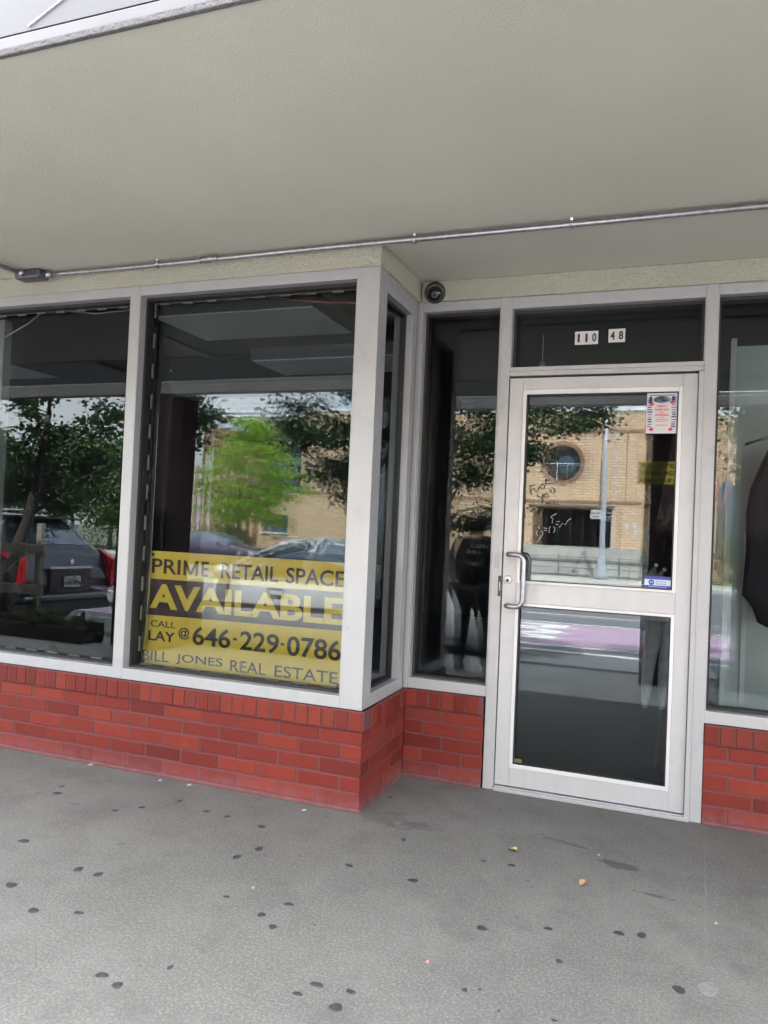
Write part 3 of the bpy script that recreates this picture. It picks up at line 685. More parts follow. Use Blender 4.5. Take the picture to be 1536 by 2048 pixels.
MB().box(.30, .328, 1.28, 1.36, .38, 2.40).build('post', M['white'], pt)
MB().box(.395, .42, 1.285, 1.2995, .42, 1.35).build('trim', M['linen'], pt)
MB().box(.72, 1.9, 1.5, 1.56, .0, 2.5).build('panel', M['partition'], pt)
# black coat on a hanger
ct = thing('hanging_coat', (.50, 1.0, 1.3), 'black coat hanging inside the right hand window', 'coat')
mb = MB().prism([(x_+.035, z_) for x_, z_ in ((.445, 1.80), (.405, 1.70), (.358, 1.57), (.343, 1.45), (.348, 1.25), (.336, 1.03), (.362, 1.0), (.386, .965), (.408, .90), (.45, .88), (.56, .93), (.61, 1.0), (.655, 1.2), (.66, 1.5), (.61, 1.7), (.54, 1.80))], .94, 1.06)
mb.build('coat_body', M['coat'], ct, bevel=.03, seg=3)
MB().tube([(.36, 1.0, 1.79), (.5, 1.0, 1.84), (.64, 1.0, 1.79)], .008, 6).tube([(.5, 1.0, 1.84), (.5, 1.0, 1.9), (.515, 1.0, 1.92), (.53, 1.0, 1.9)], .003, 6).build('hanger', M['steel'], ct)
# mannequin legs behind the door
mn = thing('mannequin', (0, 1.2, .38), 'mannequin in grey jeans and white blouse behind the lower door glass', 'mannequin')
def loft(secs, n=18):
    mb = MB(); vs = []; fs = []
    for (c, rx, ry) in secs:
        for k in range(n): a = 2*math.pi*k/n; vs.append((c[0]+rx*math.cos(a), c[1]+ry*math.sin(a), c[2]))
    for i in range(len(secs)-1):
        for k in range(n): fs.append((i*n+k, i*n+(k+1) % n, (i+1)*n+(k+1) % n, (i+1)*n+k))
    fs.append(tuple(range(n))[::-1]); fs.append(tuple((len(secs)-1)*n+k for k in range(n)))
    return mb.add(vs, fs, 0, True)
for xa, xb in ((-.045, -.075), (.035, .01)):
    loft([((xb, 1.15, .39), .018, .05), ((xb, 1.19, .42), .022, .03), ((xb+.005, 1.2, .50), .030, .036), ((xb+.012, 1.2, .62), .036, .042), ((xa, 1.2, .74), .042, .05), ((xa, 1.2, .90), .05, .06)]).build('leg', M['denim'], mn)
loft([((-.005, 1.2, .855), .115, .085), ((-.005, 1.2, .88), .105, .08), ((-.005, 1.2, .95), .085, .07), ((-.005, 1.2, 1.03), .078, .065), ((-.005, 1.2, 1.05), .06, .05)]).build('blouse', M['linen'], mn)
MB().lathe((0, 1.22, .0), [(.14, 0), (.14, .012), (.02, .02), (.012, .06), (.012, .40)], (0, 0, 1), 24).build('stand', M['dark'], mn)
lb = thing('light_bulb', (-.9, 2.0, 2.35), 'spiral energy saving bulb hanging inside above the door', 'light bulb')
MB().tube([(-.83+.022*math.cos(a), 2.0+.022*math.sin(a), 2.40-.0042*a) for a in np.linspace(0, 16, 60)], .006, 8).build('spiral', M['white'], lb)
MB().lathe((-.83, 2.0, 2.41), [(.02, 0), (.022, .03), (.014, .06)], (0, 0, 1), 16).build('base', M['white'], lb)
MB().tube([(-.83, 2.0, 2.47), (-.83, 2.0, 2.66)], .004, 6).build('cord', M['cable_w'], lb)
mb = MB().tube([(-4.05, .3, 2.36), (-3.95, .3, 2.34), (-3.8, .28, 2.35), (-3.6, .26, 2.42), (-3.5, .25, 2.47), (-3.3, .25, 2.47), (-3.1, .25, 2.445), (-2.9, .25, 2.45), (-2.7, .25, 2.47)], .004, 6)
tag(mb.build('white_cable', M['cable_w']), 'loose white cable drooping across the top of the left window', 'cable')
mb = MB().tube([(-1.95, .2, 2.45), (-1.8, .2, 2.425), (-1.6, .2, 2.40), (-1.42, .2, 2.385), (-1.3, .2, 2.38)], .004, 6)
tag(mb.build('orange_cable', M['cable_o']), 'orange cable drooping across the top corner of the middle window', 'cable')

# ------------------------------------------------------------------ litter and gum on the floor
GUM = [(-2.09,-1.15,.021,0),(-2.33,-.86,.020,0),(-2.68,-.44,.014,1),(-2.6,-.40,.019,0),(-2.65,-.32,.013,0),(-2.44,-.47,.019,1),(-1.97,-.96,.018,0),(-1.88,-.96,.017,0),(-1.98,-.72,.018,1),(-2.23,-.45,.013,0),(-2.15,-.37,.014,0),(-1.75,-1.2,.014,0),(-1.89,-1.25,.018,0),(-1.45,-1.44,.017,0),(-1.38,-1.46,.016,0),(-1.3,-1.33,.010,0),(-2.05,-.23,.014,0),(-1.87,-.28,.014,0),(-1.76,-.29,.013,0),(-1.57,-.32,.017,0),(-1.47,-.52,.018,0),(-1.51,-.62,.017,0),(-1.16,-.86,.015,0),(-1.21,-.96,.014,0),(-1.14,-1.01,.014,0),(-1.03,-.94,.009,1),(-1.09,-.5,.014,0),(-.88,-1.23,.016,0),(-.91,-1.29,.012,0),(-.78,-1.22,.013,0),(-.79,-1.3,.019,0),(-1.04,-1.32,.010,1),(-.98,-.18,.012,0),(-.83,-.51,.018,0),(-.52,-.73,.017,0),(-.32,-.64,.013,0),(-.10,-.57,.016,0),(-.03,-.55,.017,0),(-.26,-.82,.012,0),(-.49,-1.08,.009,0),(-.45,-1.06,.005,0),(.08,-.82,.019,0),(-.52,-.22,.014,0),(-.63,-.23,.011,0),(-1.02,-.06,.030,1),(-.89,-.01,.030,1),(.16,-.78,.032,2)]
for _ in range(48):
    x_, y_ = random.uniform(-2.7, .3), random.uniform(-1.4, .4)
    if y_ < -.03 or x_ > -1.2: GUM.append((x_, y_, random.choice((.003, .004, .005, .007, .010)), random.choice((0, 1, 1, 1))))
for i, (x, y, r, kd) in enumerate(GUM):
    n = 18; ph = random.uniform(0, 6); ea = random.uniform(.8, 1.25)
    rad = [r*(1+.10*math.sin(2*a+ph)+.07*math.sin(3*a+ph*2)+.05*math.sin(7*a+ph)) for a in [2*math.pi*k/n for k in range(n)]]
    P = [(x+rad[k]*math.cos(2*math.pi*k/n)*ea, y+rad[k]*math.sin(2*math.pi*k/n)/ea) for k in range(n)]
    mb = MB(); vs = [(a, b, .0002) for a, b in P]+[(x+(a-x)*.86, y+(b-y)*.86, .0016) for a, b in P]
    mb.add(vs, [tuple(range(n, 2*n))]+[(k, (k+1) % n, n+(k+1) % n, n+k) for k in range(n)])
    o = mb.build('chewing_gum', [M['gum'], M['gumg'], M['gumw']][kd])
    tag(o, ['black round spot of trodden chewing gum on the grey concrete', 'faded grey spot of trodden chewing gum on the grey concrete', 'pale whitish round blotch of old gum near the right front of the concrete'][kd], 'chewing gum', ['black chewing gum spots on the concrete', 'faded chewing gum spots on the concrete', 'pale gum blotch on the concrete'][kd])
def ribbon(pts, w, z=.0006):
    mb = MB(); vs = []
    for i, p in enumerate(pts):
        a = Vector(pts[max(i-1, 0)]); b = Vector(pts[min(i+1, len(pts)-1)]); d = (b-a).normalized(); nn = Vector((-d.y, d.x))*w*random.uniform(.3, 1)
        vs += [(p[0]+nn.x, p[1]+nn.y, z), (p[0]-nn.x, p[1]-nn.y, z)]
    return mb.add(vs, [(2*i, 2*i+1, 2*i+3, 2*i+2) for i in range(len(pts)-1)])
def walk(a, b, n, j): return [(a[0]+(b[0]-a[0])*t+random.uniform(-j, j), a[1]+(b[1]-a[1])*t+random.uniform(-j, j)) for t in np.linspace(0, 1, n)]
struct('pavement_crack', ribbon(walk((-1.13, -.55), (-1.02, -1.35), 60, .0035), .0011), M['crack'])
struct('pavement_crack', ribbon(walk((-2.45, -.72), (-2.2, -.28), 30, .004), .0010), M['crack'])
struct('pavement_joint', ribbon(walk((.205, .45), (.16, -.62), 40, .004), .0022), M['jointdust'])
def leaf(name, x, y, s, a, m, label):
    mb = MB(); vs = []; n = 8
    for i in range(n+1):
        t_ = i/n; wd = math.sin(math.pi*t_**.8)*.34*s
        for k in (-1, 0, 1): vs.append((t_*s-s/2, wd*k, .003+.010*abs(k)*math.sin(math.pi*t_)+.012*t_*t_))
    fs = [(3*i+k, 3*i+k+1, 3*i+k+4, 3*i+k+3) for i in range(n) for k in (0, 1)]
    mb.add(vs, fs, 0, True); o = mb.build(name, m); o.location = (x, y, 0); o.rotation_euler = (0, 0, R(a)); tag(o, label, 'leaf')
leaf('fallen_leaf', -.54, -.09, .05, -40, M['leafdry'], 'yellow fallen leaf on the concrete in front of the door')
leaf('fallen_leaf', -.245, -.27, .035, 60, M['leafbrown'], 'small curled brown leaf on the concrete right of the yellow leaf')
def scrap(x, y, s, label, m='scrap'):
    mb = MB(); mb.add([(x, y, .001), (x+s, y+s*.3, .002), (x+s*.8, y+s, .006), (x-s*.1, y+s*.6, .003), (x+s*.45, y+s*.5, .009)], [(0, 1, 4), (1, 2, 4), (2, 3, 4), (3, 0, 4)])
    tag(mb.build('paper_scrap', M[m]), label, 'litter', 'scraps of litter on the concrete')
scrap(-1.50, -.09, .022, 'crumpled white scrap close to the brick corner')
scrap(-2.30, -.06, .020, 'white cigarette end by the foot of the brick wall under the yellow board')
scrap(-2.14, -.05, .022, 'torn white scrap by the foot of the brick wall right of the cigarette end')
scrap(-2.76, -.03, .028, 'flat white scrap by the foot of the wall at the far left')
scrap(-.215, .02, .009, 'tiny white speck of paper in front of the door sill')
scrap(-.63, -1.0, .010, 'tiny pink wrapper scrap on the concrete near the front', 'pinkscrap')
scrap(.20, -.37, .010, 'tiny white scrap at the right edge of the concrete')
scrap(-1.33, -.82, .010, 'thin white splinter of paper beside the black gum spots')

# ------------------------------------------------------------------ cars
def pch(xs, ys, x): return np.interp(x, xs, ys)
def car(name, label, cat, loc, heading, paint, st, wheels, glass_sides, ws, rw=None, wr=.33, group=None, scale=1):
    """st: stations (s, z_bottom, z_belt, z_top, half_width, half_width_top) from the nose back; x points forward"""
    root = thing(name, loc, label, cat, group); root.rotation_euler = (0, 0, heading); root.scale = (scale,)*3
    st = np.array(st, float); S = np.linspace(st[0, 0], st[-1, 0], 90)
    # smooth the stations a little along the car
    K = [np.interp(S, st[:, 0], st[:, j]) for j in range(1, 6)]
    ker = np.array([1, 2, 3, 2, 1.])/9
    K = [np.convolve(np.pad(k, 2, 'edge'), ker, 'valid') for k in K]
    def ring(i):
        zb, zl, zt, w, wt = [k[i] for k in K]
        P = [(0, zb), (w*.86, zb), (w*.97, zb+.12), (w, zb+(zl-zb)*.55), (w*.985, zl-.02), (w*.955, zl), (wt+(w*.95-wt)*.5, zl+(zt-zl)*.5), (wt, zt-.055*min(1, (zt-zl)/.2)), (wt*.86, zt-.012), (wt*.45, zt), (0, zt+.006)]
        return P
    NR = 11; V = []; 
    for i in range(len(S)):
        P = ring(i)
        for y, z in P: V.append((-S[i], y, z))
        for y, z in P[1:-1][::-1]: V.append((-S[i], -y, z))
    n = 2*NR-2; F = []
    for i in range(len(S)-1):
        for k in range(n): F.append((i*n+k, i*n+(k+1) % n, (i+1)*n+(k+1) % n, (i+1)*n+k))
    F.append(tuple(range(n))); F.append(tuple((len(S)-1)*n+k for k in range(n))[::-1])
    body = MB().add(V, F, 0, True).build('body', M[paint], root, local=True)
    VV = np.array(V)
    def patch(nm, s0, s1, k0, k1, m, off=.006, sides=(0, 1), parent=None):
        """a skin laid on the body between two stations and two ring positions"""
        for sd in sides:
            mb = MB(); ii = [i for i in range(len(S)) if s0 <= S[i] <= s1]; kk = np.linspace(k0, k1, 6); vs = []
            for i in ii:
                c = np.array([-S[i], 0, np.mean([z for _, z in ring(i)])])
                for k in kk:
                    P = ring(i); a = int(min(math.floor(k), NR-2)); f = k-a
                    y = P[a][0]*(1-f)+P[a+1][0]*f; z = P[a][1]*(1-f)+P[a+1][1]*f
                    t0 = np.array([P[a+1][0]-P[a][0], P[a+1][1]-P[a][1]]); nn = np.array([t0[1], -t0[0]]); nn /= (np.linalg.norm(nn)+1e-9)
                    if nn[0] < 0 and k < 8: nn = -nn
                    if k >= 8 and nn[1] < 0: nn = -nn
                    y += nn[0]*off; z += nn[1]*off
                    vs.append((-S[i]+(off*.6 if k >= 7.5 and s0 < st[-1, 0]/2 else (-off*.6 if k >= 7.5 else 0)), y if sd == 0 else -y, z))
            fs = [(a*6+b, a*6+b+1, (a+1)*6+b+1, (a+1)*6+b) for a in range(len(ii)-1) for b in range(5)]
            if fs: mb.add(vs, fs, 0, True).build(nm, m, parent or root, local=True)
    for s0, s1 in glass_sides: patch('side_window', s0, s1, 5.15, 6.9, M['carglass'])
    patch('windscreen', ws[0], ws[1], 7.25, 10, M['carglass'])
    if rw: patch('rear_window', rw[0], rw[1], 7.25, 10, M['carglass'])
    for sx in wheels:
        for sy in (-1, 1):
            w = K[3].max()
            MB().lathe((-sx, sy*(w-.24), wr), [(wr*.6, 0), (wr*.98, .01), (wr, .04), (wr, .2), (wr*.97, .235), (wr*.68, .24)], (0, sy, 0), 32).build('wheel', M['tyre'], root, local=True)
            whl = [o for o in col.objects if o.parent == root and o.name.startswith('wheel')][-1]
            mb = MB(); mb.lathe((-sx, sy*(w-.02), wr), [(wr*.68, 0), (wr*.62, .012), (wr*.60, -.03)], (0, sy, 0), 28)
            for q in range(5):
                a = 2*math.pi*q/5; mb.bar((-sx, sy*(w+.0), wr), (-sx+math.cos(a)*wr*.62, sy*(w+.0), wr+math.sin(a)*wr*.62), .05, .02)
            mb.build('rim', M['rim'], whl, local=True)
            MB().lathe((-sx, sy*(w-.30), wr+.02), [(wr*1.14, 0), (wr*1.14, .296+.006)], (0, sy, 0), 32).build('wheel_arch', M['plastic'], root, local=True)
    return root, patch, K, S
SUV = [(0, .34, .62, .66, .72, .60), (.10, .24, .78, .84, .86, .70), (.5, .20, .95, 1.0, .93, .74), (1.25, .20, 1.04, 1.08, .95, .76), (1.45, .2, 1.05, 1.14, .95, .74), (2.25, .2, 1.06, 1.58, .95, .64), (2.6, .2, 1.06, 1.65, .95, .63), (3.6, .2, 1.08, 1.64, .95, .61), (4.25, .22, 1.12, 1.58, .94, .58), (4.36, .24, 1.12, 1.50, .93, .56), (4.66, .28, 1.10, 1.16, .91, .66), (4.76, .32, .98, 1.04, .88, .74), (4.84, .36, .60, .64, .82, .74)]
suv, patch, K, S = car('suv', 'dark blue grey crossover parked at the kerb behind the wooden rail, tail towards the shop', 'car', (-12.32, -5.0, -.2), math.pi, 'car_navy', SUV, (.92, 3.75), [(1.75, 2.75), (2.82, 3.6), (3.66, 4.2)], (1.5, 2.25), (4.30, 4.64), .36, scale=.95)
def atr(nm, mb, m, parent=suv): return mb.build(nm, m, parent, local=True)
for sy in (-1, 1):
    atr('tail_lamp', MB().prism([(-4.45, 1.13), (-4.62, 1.14), (-4.885, 1.0), (-4.88, .58), (-4.83, .56), (-4.79, .82), (-4.70, .98), (-4.42, 1.08)], sy*.885-.05, sy*.885+.045), M['lamp_red'])
atr('chrome_strip', MB().box(-4.875, -4.84, -.42, .42, .865, .90), M['chrome'])
atr('number_plate', MB().box(-4.905, -4.88, -.16, .16, .60, .76), M['white'])
atr('plate_recess', MB().box(-4.878, -4.80, -.40, .40, .56, .86), M['plastic'])
mb = MB(); text_into(mb, 'HNE 4821', -.14, .14, .63, .70, 0)
for i, (x, y, z) in enumerate(mb.v): mb.v[i] = (-4.907+y, -x, z)
atr('plate_lettering', mb, M['navy'])
MBr = MB().lathe((-4.86, 0, .955), [(.045, 0), (.045, .012), (.03, .02)], (-1, 0, 0), 20); atr('emblem', MBr, M['chrome'])
atr('bumper', MB().box(-4.92, -4.70, -.86, .86, .40, .50), M['car_navy']).modifiers.new('bevel', 'BEVEL').width = .03
atr('bumper_trim', MB().box(-4.90, -4.70, -.84, .84, .26, .395), M['plastic'])
atr('spoiler', MB().box(-4.44, -4.15, -.60, .60, 1.575, 1.61), M['car_navy']).modifiers.new('bevel', 'BEVEL').width = .012
for sy in (-1, 1): atr('roof_rail', MB().tube([(-2.3, sy*.60, 1.64), (-2.45, sy*.60, 1.69), (-3.2, sy*.59, 1.70), (-3.9, sy*.58, 1.67), (-4.05, sy*.57, 1.61)], .018, 8), M['chrome'])
for sy in (-1, 1): atr('mirror', MB().lathe((-1.75, sy*1.02, 1.12), [(.02, -.1), (.09, -.05), (.1, .04), (.04, .1)], (0, 1, 0), 14), M['car_navy'])

SED = [(0, .30, .52, .56, .66, .52), (.12, .20, .66, .70, .82, .62), (.6, .17, .78, .82, .89, .68), (1.25, .17, .86, .90, .91, .70), (1.5, .17, .89, .98, .91, .70), (2.3, .17, .93, 1.38, .91, .60), (2.7, .17, .94, 1.44, .91, .58), (3.3, .17, .96, 1.40, .91, .57), (4.05, .18, .99, 1.10, .90, .62), (4.3, .2, .99, 1.03, .89, .70), (4.62, .24, .93, .97, .86, .70), (4.72, .34, .62, .66, .78, .66)]
def trim(root, paint, z=.86):
    for sy in (-1, 1):
        for sx in (2.35, 3.35): MB().tube([(-sx, sy*.915, z-.04), (-sx-.02, sy*.95, z-.035), (-sx-.18, sy*.95, z-.035), (-sx-.2, sy*.915, z-.04)], .013, 8).build('door_handle', M['chrome'], root, local=True)
        MB().lathe((-1.78, sy*.99, .98), [(.02, -.09), (.08, -.05), (.09, .04), (.03, .09)], (0, 1, 0), 14).build('mirror', M[paint], root, local=True)
        MB().prism([(-.06, .60), (-.55, .72), (-.62, .62), (-.1, .50)], sy*.80-.05, sy*.80+.05).build('headlight', M['lamp_clear'], root, local=True)
        MB().prism([(-4.45, .95), (-4.72, .86), (-4.74, .68), (-4.5, .74)], sy*.78-.09, sy*.78+.06).build('tail_lamp', M['lamp_red'], root, local=True)
        MB().bar((-1.3, sy*.925, .62), (-4.1, sy*.925, .66), .012, .02).build('door_trim', M['plastic'], root, local=True)
    MB().box(-.08, .02, -.5, .5, .34, .5).build('grille', M['plastic'], root, local=True)
    MB().box(-4.76, -4.70, -.16, .16, .62, .76).build('number_plate', M['white'], root, local=True)
whc, *_ = car('sedan', 'white saloon car parked at the kerb between the two dark parked cars', 'car', (-6.55, -5.15, -.2), math.pi, 'car_white', SED, (.95, 3.68), [(1.85, 2.72), (2.79, 3.5)], (1.5, 2.3), (3.4, 4.08), .32)
trim(whc, 'car_white')
plc, *_ = car('sedan', 'plum coloured saloon car parked along the far kerb in front of the round green bush', 'car', (-15.6, -24.75, -.2), 0, 'car_plum', SED, (.95, 3.68), [(1.85, 2.72), (2.79, 3.5)], (1.5, 2.3), (3.4, 4.08), .32)
trim(plc, 'car_plum')
slc, *_ = car('suv', 'dark silver car parked at the near kerb behind the right hand window reflection', 'car', (.75, -5.0, -.2), math.pi, 'car_silver', SUV, (.92, 3.75), [(1.75, 2.75), (2.82, 3.6), (3.66, 4.2)], (1.5, 2.25), (4.30, 4.64), .36)
slc['label'] = 'dark silver crossover parked at the kerb, nose towards the white saloon car'
for sy in (-1, 1): MB().prism([(.0, .70), (-.5, .92), (-.6, .80), (-.02, .58)], sy*.72-.1, sy*.72+.12).build('headlight', M['lamp_clear'], slc, local=True)
MB().box(-.08, .04, -.5, .5, .44, .66).build('grille', M['chrome'], slc, local=True)

# ------------------------------------------------------------------ trees and plants
def leaves(n, pts, size, flat=.5, aspect=.55):
    """n leaf blades (two joined triangles folded a little) scattered round the given cluster points"""
    pts = np.asarray(pts, float); idx = rng.integers(0, len(pts), n)
    c = pts[idx, :3]+rng.normal(0, 1, (n, 3))*pts[idx, 3:4]*np.array([1, 1, flat])
    d = rng.normal(0, 1, (n, 3)); d[:, 2] = d[:, 2]*.5-.25; d /= np.linalg.norm(d, axis=1, keepdims=True)
    u = rng.normal(0, 1, (n, 3)); u -= d*(u*d).sum(1, keepdims=True); u /= np.linalg.norm(u, axis=1, keepdims=True)
    s = size*rng.uniform(.6, 1.25, (n, 1)); nn = np.cross(d, u)
    A = c-d*s*.5; B = c+u*s*aspect*.5+nn*s*.08; Cc = c+d*s*.5; D = c-u*s*aspect*.5+nn*s*.08
    E1 = c+d*s*.28+u*s*aspect*.34; E2 = c+d*s*.28-u*s*aspect*.34
    V = np.stack([A, B, E1, Cc, E2, D], 1).reshape(-1, 3)
    F = (np.arange(n)[:, None]*6+np.array([[0, 1, 2, 3, 4, 5]])).tolist()
    return V, F
def leafmesh(name, V, F, m, parent):
    me = bpy.data.meshes.new(name); off = wl(parent) if parent else Vector((0, 0, 0))
    me.from_pydata((V-np.array(off)).tolist(), [], F); me.materials.append(m)
    o = bpy.data.objects.new(name, me); col.objects.link(o); o.parent = parent; return o
def tree(label, base, trunk_h, r0, clusters, nleaf, lsize, lm, bark='bark', name='street_tree', flat=.5, limbs=True, lean=(0, 0), group=None, nl=9):
    o = thing(name, base, label, 'tree', group); b = Vector(base)
    top = b+Vector((lean[0], lean[1], trunk_h)); P = [b+Vector((0, 0, -.1))]
    for k in range(1, 7): f = k/6; P.append(b+Vector((lean[0]*f+J(.04), lean[1]*f+J(.04), trunk_h*f)))
    mb = MB().tube(P, [r0*(1.25 if k == 0 else 1-.72*k/6) for k in range(7)], 10)
    cl = np.asarray(clusters, float)
    if limbs:
        for q in rng.choice(len(cl), min(len(cl), nl), replace=False):
            e = Vector(cl[q, :3]); s0 = P[3]+(top-P[3])*random.uniform(0, 1); md = s0+(e-s0)*.5+Vector((J(.15), J(.15), .15))
            mb.tube([s0, s0+(md-s0)*.5+Vector((0, 0, .06)), md, e], [r0*.26, r0*.17, r0*.10, r0*.03], 7)
    mb.build('trunk', M[bark], o)
    V, F = leaves(nleaf, cl, lsize, flat); leafmesh('crown', V, F, M[lm], o); return o
def ell(c, r, n, sr, cut=None, hollow=.45):
    out = []
    while len(out) < n:
        v = rng.normal(0, 1, 3); v /= np.linalg.norm(v); v *= rng.uniform(hollow, 1)**.6
        p = (c[0]+v[0]*r[0], c[1]+v[1]*r[1], c[2]+v[2]*r[2])
        if cut is None or cut(p): out.append((*p, sr*rng.uniform(.6, 1.3)))
    return out
out_ = lambda p: p[1] < -3.75
t1 = ell((-7.3, -4.7, 3.4), (2.3, 1.5, 1.6), 80, .15, lambda p: p[1] < -3.7 and p[2] > 2.0 and not (-6.95 < p[0] < -6.35 and p[2] < 2.5))+ell((-8.6, -5.2, 2.0), (1.0, .8, .7), 34, .16)+[(-7.9, -4.1, 1.75, .2), (-8.2, -4.2, 2.0, .25), (-7.7, -4.2, 2.0, .2), (-8.4, -4.4, 1.6, .25), (-7.55, -4.3, 1.7, .15)]
tree('dark leafy street tree with a leaning trunk behind the wooden rail', (-7.55, -3.72, -.03), 2.6, .10, t1, 20000, .085, 'leaf_dark', lean=(.35, -.2))
t2 = ell((-2.7, -4.9, 3.2), (2.2, 1.2, 1.9), 170, .15, lambda p: p[1] < -3.85 and p[2] > min(1.45+max(0, p[0]+2.05)*2.1, 2.58)+max(0, -3.4-p[0])*.75 and p[0] < -.75)
tree('dark leafy street tree hanging over the white saloon car', (-2.5, -3.78, -.03), 2.4, .10, t2, 34000, .07, 'leaf_dark', lean=(-.1, -.7))
t4 = ell((1.9, -4.8, 3.9), (2.0, 1.1, 1.9), 60, .2, lambda p: p[1] < -3.85 and p[2] > 2.2)
tree('mid green street tree overhanging the dark silver crossover', (2.2, -3.78, -.03), 2.6, .10, t4, 14000, .08, 'leaf_mid', lean=(0, -.6))
def layered(c, r, n, sr):
    out = []
    for k in range(11):
        f = k/10; z = c[2]-r[2]+2*r[2]*f; rr = math.sqrt(max(.08, 1-(2*f-.75)**2*.8))
        for j in range(n//11):
            a = random.uniform(0, 6.28); q = random.uniform(.25, 1)*rr
            out.append((c[0]+r[0]*q*math.cos(a), c[1]+r[1]*q*math.sin(a), z-.35*q+J(.28), sr))
    return out
tree('young bright yellow green tree on the far pavement behind the plum saloon', (-19.2, -28.3, -.05), 3.4, .12, layered((-18.7, -28.3, 4.35), (2.9, 2.6, 2.15), 260, .26), 17000, .14, 'leaf_light', 'barkl', 'young_tree', flat=.34, nl=26)
FT = [((-29, -31, -.05), 4.6, (3.2, 2.5, 2.6), 'leaf_mid', 'tall mid green tree standing left of the tan building'), ((-33.5, -33, -.05), 5.2, (3.6, 2.5, 2.9), 'leaf_hedge', 'wide grass green tree second from the tan building'), ((-38.5, -31.5, -.05), 4.3, (3.6, 2.5, 2.6), 'leaf_mid', 'rounded tree third from the tan building'), ((-44.5, -35, -.05), 5.4, (4.2, 3, 3.2), 'leaf_hedge', 'tall tree fourth from the tan building'), ((-52, -33, -.05), 5.2, (4.4, 3, 3.2), 'leaf_mid', 'outermost tree in the row left of the tan building')]
for b_, z_, r_, lm, lab in FT:
    tree(lab, b_, 2.6, .16, ell((b_[0], b_[1], b_[2]+z_-.9), r_, 90, .5, None, .3), 6500, .26, lm, name='broadleaf_tree', group='trees beyond the road', nl=10)
def bush(label, c, r, n, ls, lm, name='bush', k=60):
    V, F = leaves(n, ell(c, r, k, min(r)*.16, lambda p: p[2] > -.05, .75), ls, .9)
    o = leafmesh(name, V, F, M[lm], None); tag(o, label, 'bush'); 
    return o
bush('round green bush behind the plum saloon car, left of the young tree', (-21.4, -30.3, .55), (1.9, 1.0, 1.05), 5200, .10, 'leaf_hedge')
bush('low dark bush right of the young tree behind the plum saloon', (-16.6, -31.0, .3), (1.6, .8, .7), 3000, .10, 'leaf_mid')
bush('spreading bush in front of the pale wall at the purple panels', (-14.4, -31.2, .4), (1.5, .8, .9), 3000, .10, 'leaf_mid')
bush('clipped dark green topiary ball bush over the white saloon roof', (-12.7, -31.0, 1.5), (.7, .7, .8), 2400, .09, 'leaf_dark')
bush('bright shrub standing in for a sunlit slot beside the pale notices at the brown brick corner', (-.55, -33.2, 1.3), (.45, .5, 1.5), 2600, .11, 'leaf_light')  # added shrub, its light leaves replace a sunlit slot between the brick columns
bush('tall green shrub under the pointed arch window', (3.2, -35.4, .9), (.9, .8, 1.2), 3600, .11, 'leaf_hedge')
V, F = leaves(12000, [(x, -29.8+J(.3), z, .32) for x in np.linspace(-58, -22.6, 120) for z in (.25, .75, 1.2)], .12, .9)
tag(leafmesh('hedge', V, F, M['leaf_hedge'], None), 'long clipped green hedge along the far pavement below the row of trees', 'hedge')
V, F = leaves(160, [(-18.3, -30.2, .9, .22), (-17.9, -30.2, .75, .2)], .1, .9)
tag(leafmesh('flower_clump', V, F, M['flower'], None), 'small clump of pink flowers at the foot of the young tree', 'flowers')

# ------------------------------------------------------------------ the building across the road
bl = thing('civic_building', (-12, -38, 0), 'tan brick building across the road with a round window and purple panels', 'building')
def wall_with_holes(x0, x1, z0, z1, y0, y1, holes):
    xs = sorted({x0, x1, *[h[0] for h in holes], *[h[1] for h in holes]}); zs = sorted({z0, z1, *[h[2] for h in holes], *[h[3] for h in holes]}); mb = MB()
    for i in range(len(xs)-1):
        for k in range(len(zs)-1):
            cx, cz = (xs[i]+xs[i+1])/2, (zs[k]+zs[k+1])/2
            if not any(h[0] < cx < h[1] and h[2] < cz < h[3] for h in holes): mb.box(xs[i], xs[i+1], y0, y1, zs[k], zs[k+1])
    return mb
rc, rr_ = (-5.46, 5.92), 1.08
holes = [(-7.0, -2.75, -.1, 3.53), (rc[0]-1.3, rc[0]+1.3, rc[1]-1.3, rc[1]+1.3)]
wb = wall_with_holes(-20.9, -1.2, -.3, 8.75, -38.5, -38, holes)
N = 40      # brick surround of the round opening
sq = []
for k in range(N):
    a = 2*math.pi*k/N; c_, s_ = math.cos(a), math.sin(a); q = 1.3/max(abs(c_), abs(s_)); sq.append(((rc[0]+rr_*c_, rc[1]+rr_*s_), (rc[0]+q*c_, rc[1]+q*s_)))
for k in range(N):
    a, b = sq[k], sq[(k+1) % N]
    vs = [(p[0], y, p[1]) for y in (-38.0, -38.5) for p in (a[0], a[1], b[1], b[0])]
    wb.add(vs, [(0, 1, 2, 3), (7, 6, 5, 4), (0, 3, 7, 4), (1, 5, 6, 2)])
wb.build('wall', M['tan'], bl)
wb = MB().box(-30, -23.7, -.3, 8.45, -38.6, -38); wb.build('wall', M['tan'], bl)
wall_with_holes(-23.7, -20.902, -.3, 3.8, -38.6, -38.001, [(-23.4, -21.6, 1.35, 2.4)]).build('wall', M['tan'], bl)
MB().box(-23.7, -20.902, -38.6, -38.05, 6.57, 8.45).build('panel', M['purple'], bl)
MB().box(-1.199, 9, -39.2, -38.7, -.3, 8.6).build('wall', M['tan'], bl)
for z in (3.75, 7.6): MB().box(-20.9, -1.25, -37.998, -37.965, z, z+.14).build('brick_course', M['tan2'], bl)
for x in (-15.2, -9.4, -2.1): MB().box(x, x+.05, -37.999, -37.985, 3.9, 7.6).build('joint', M['tan2'], bl)
MB().box(-3.35, -3.25, -37.995, -37.9, 6.6, 7.9).build('wall_lamp', M['tan2'], bl)
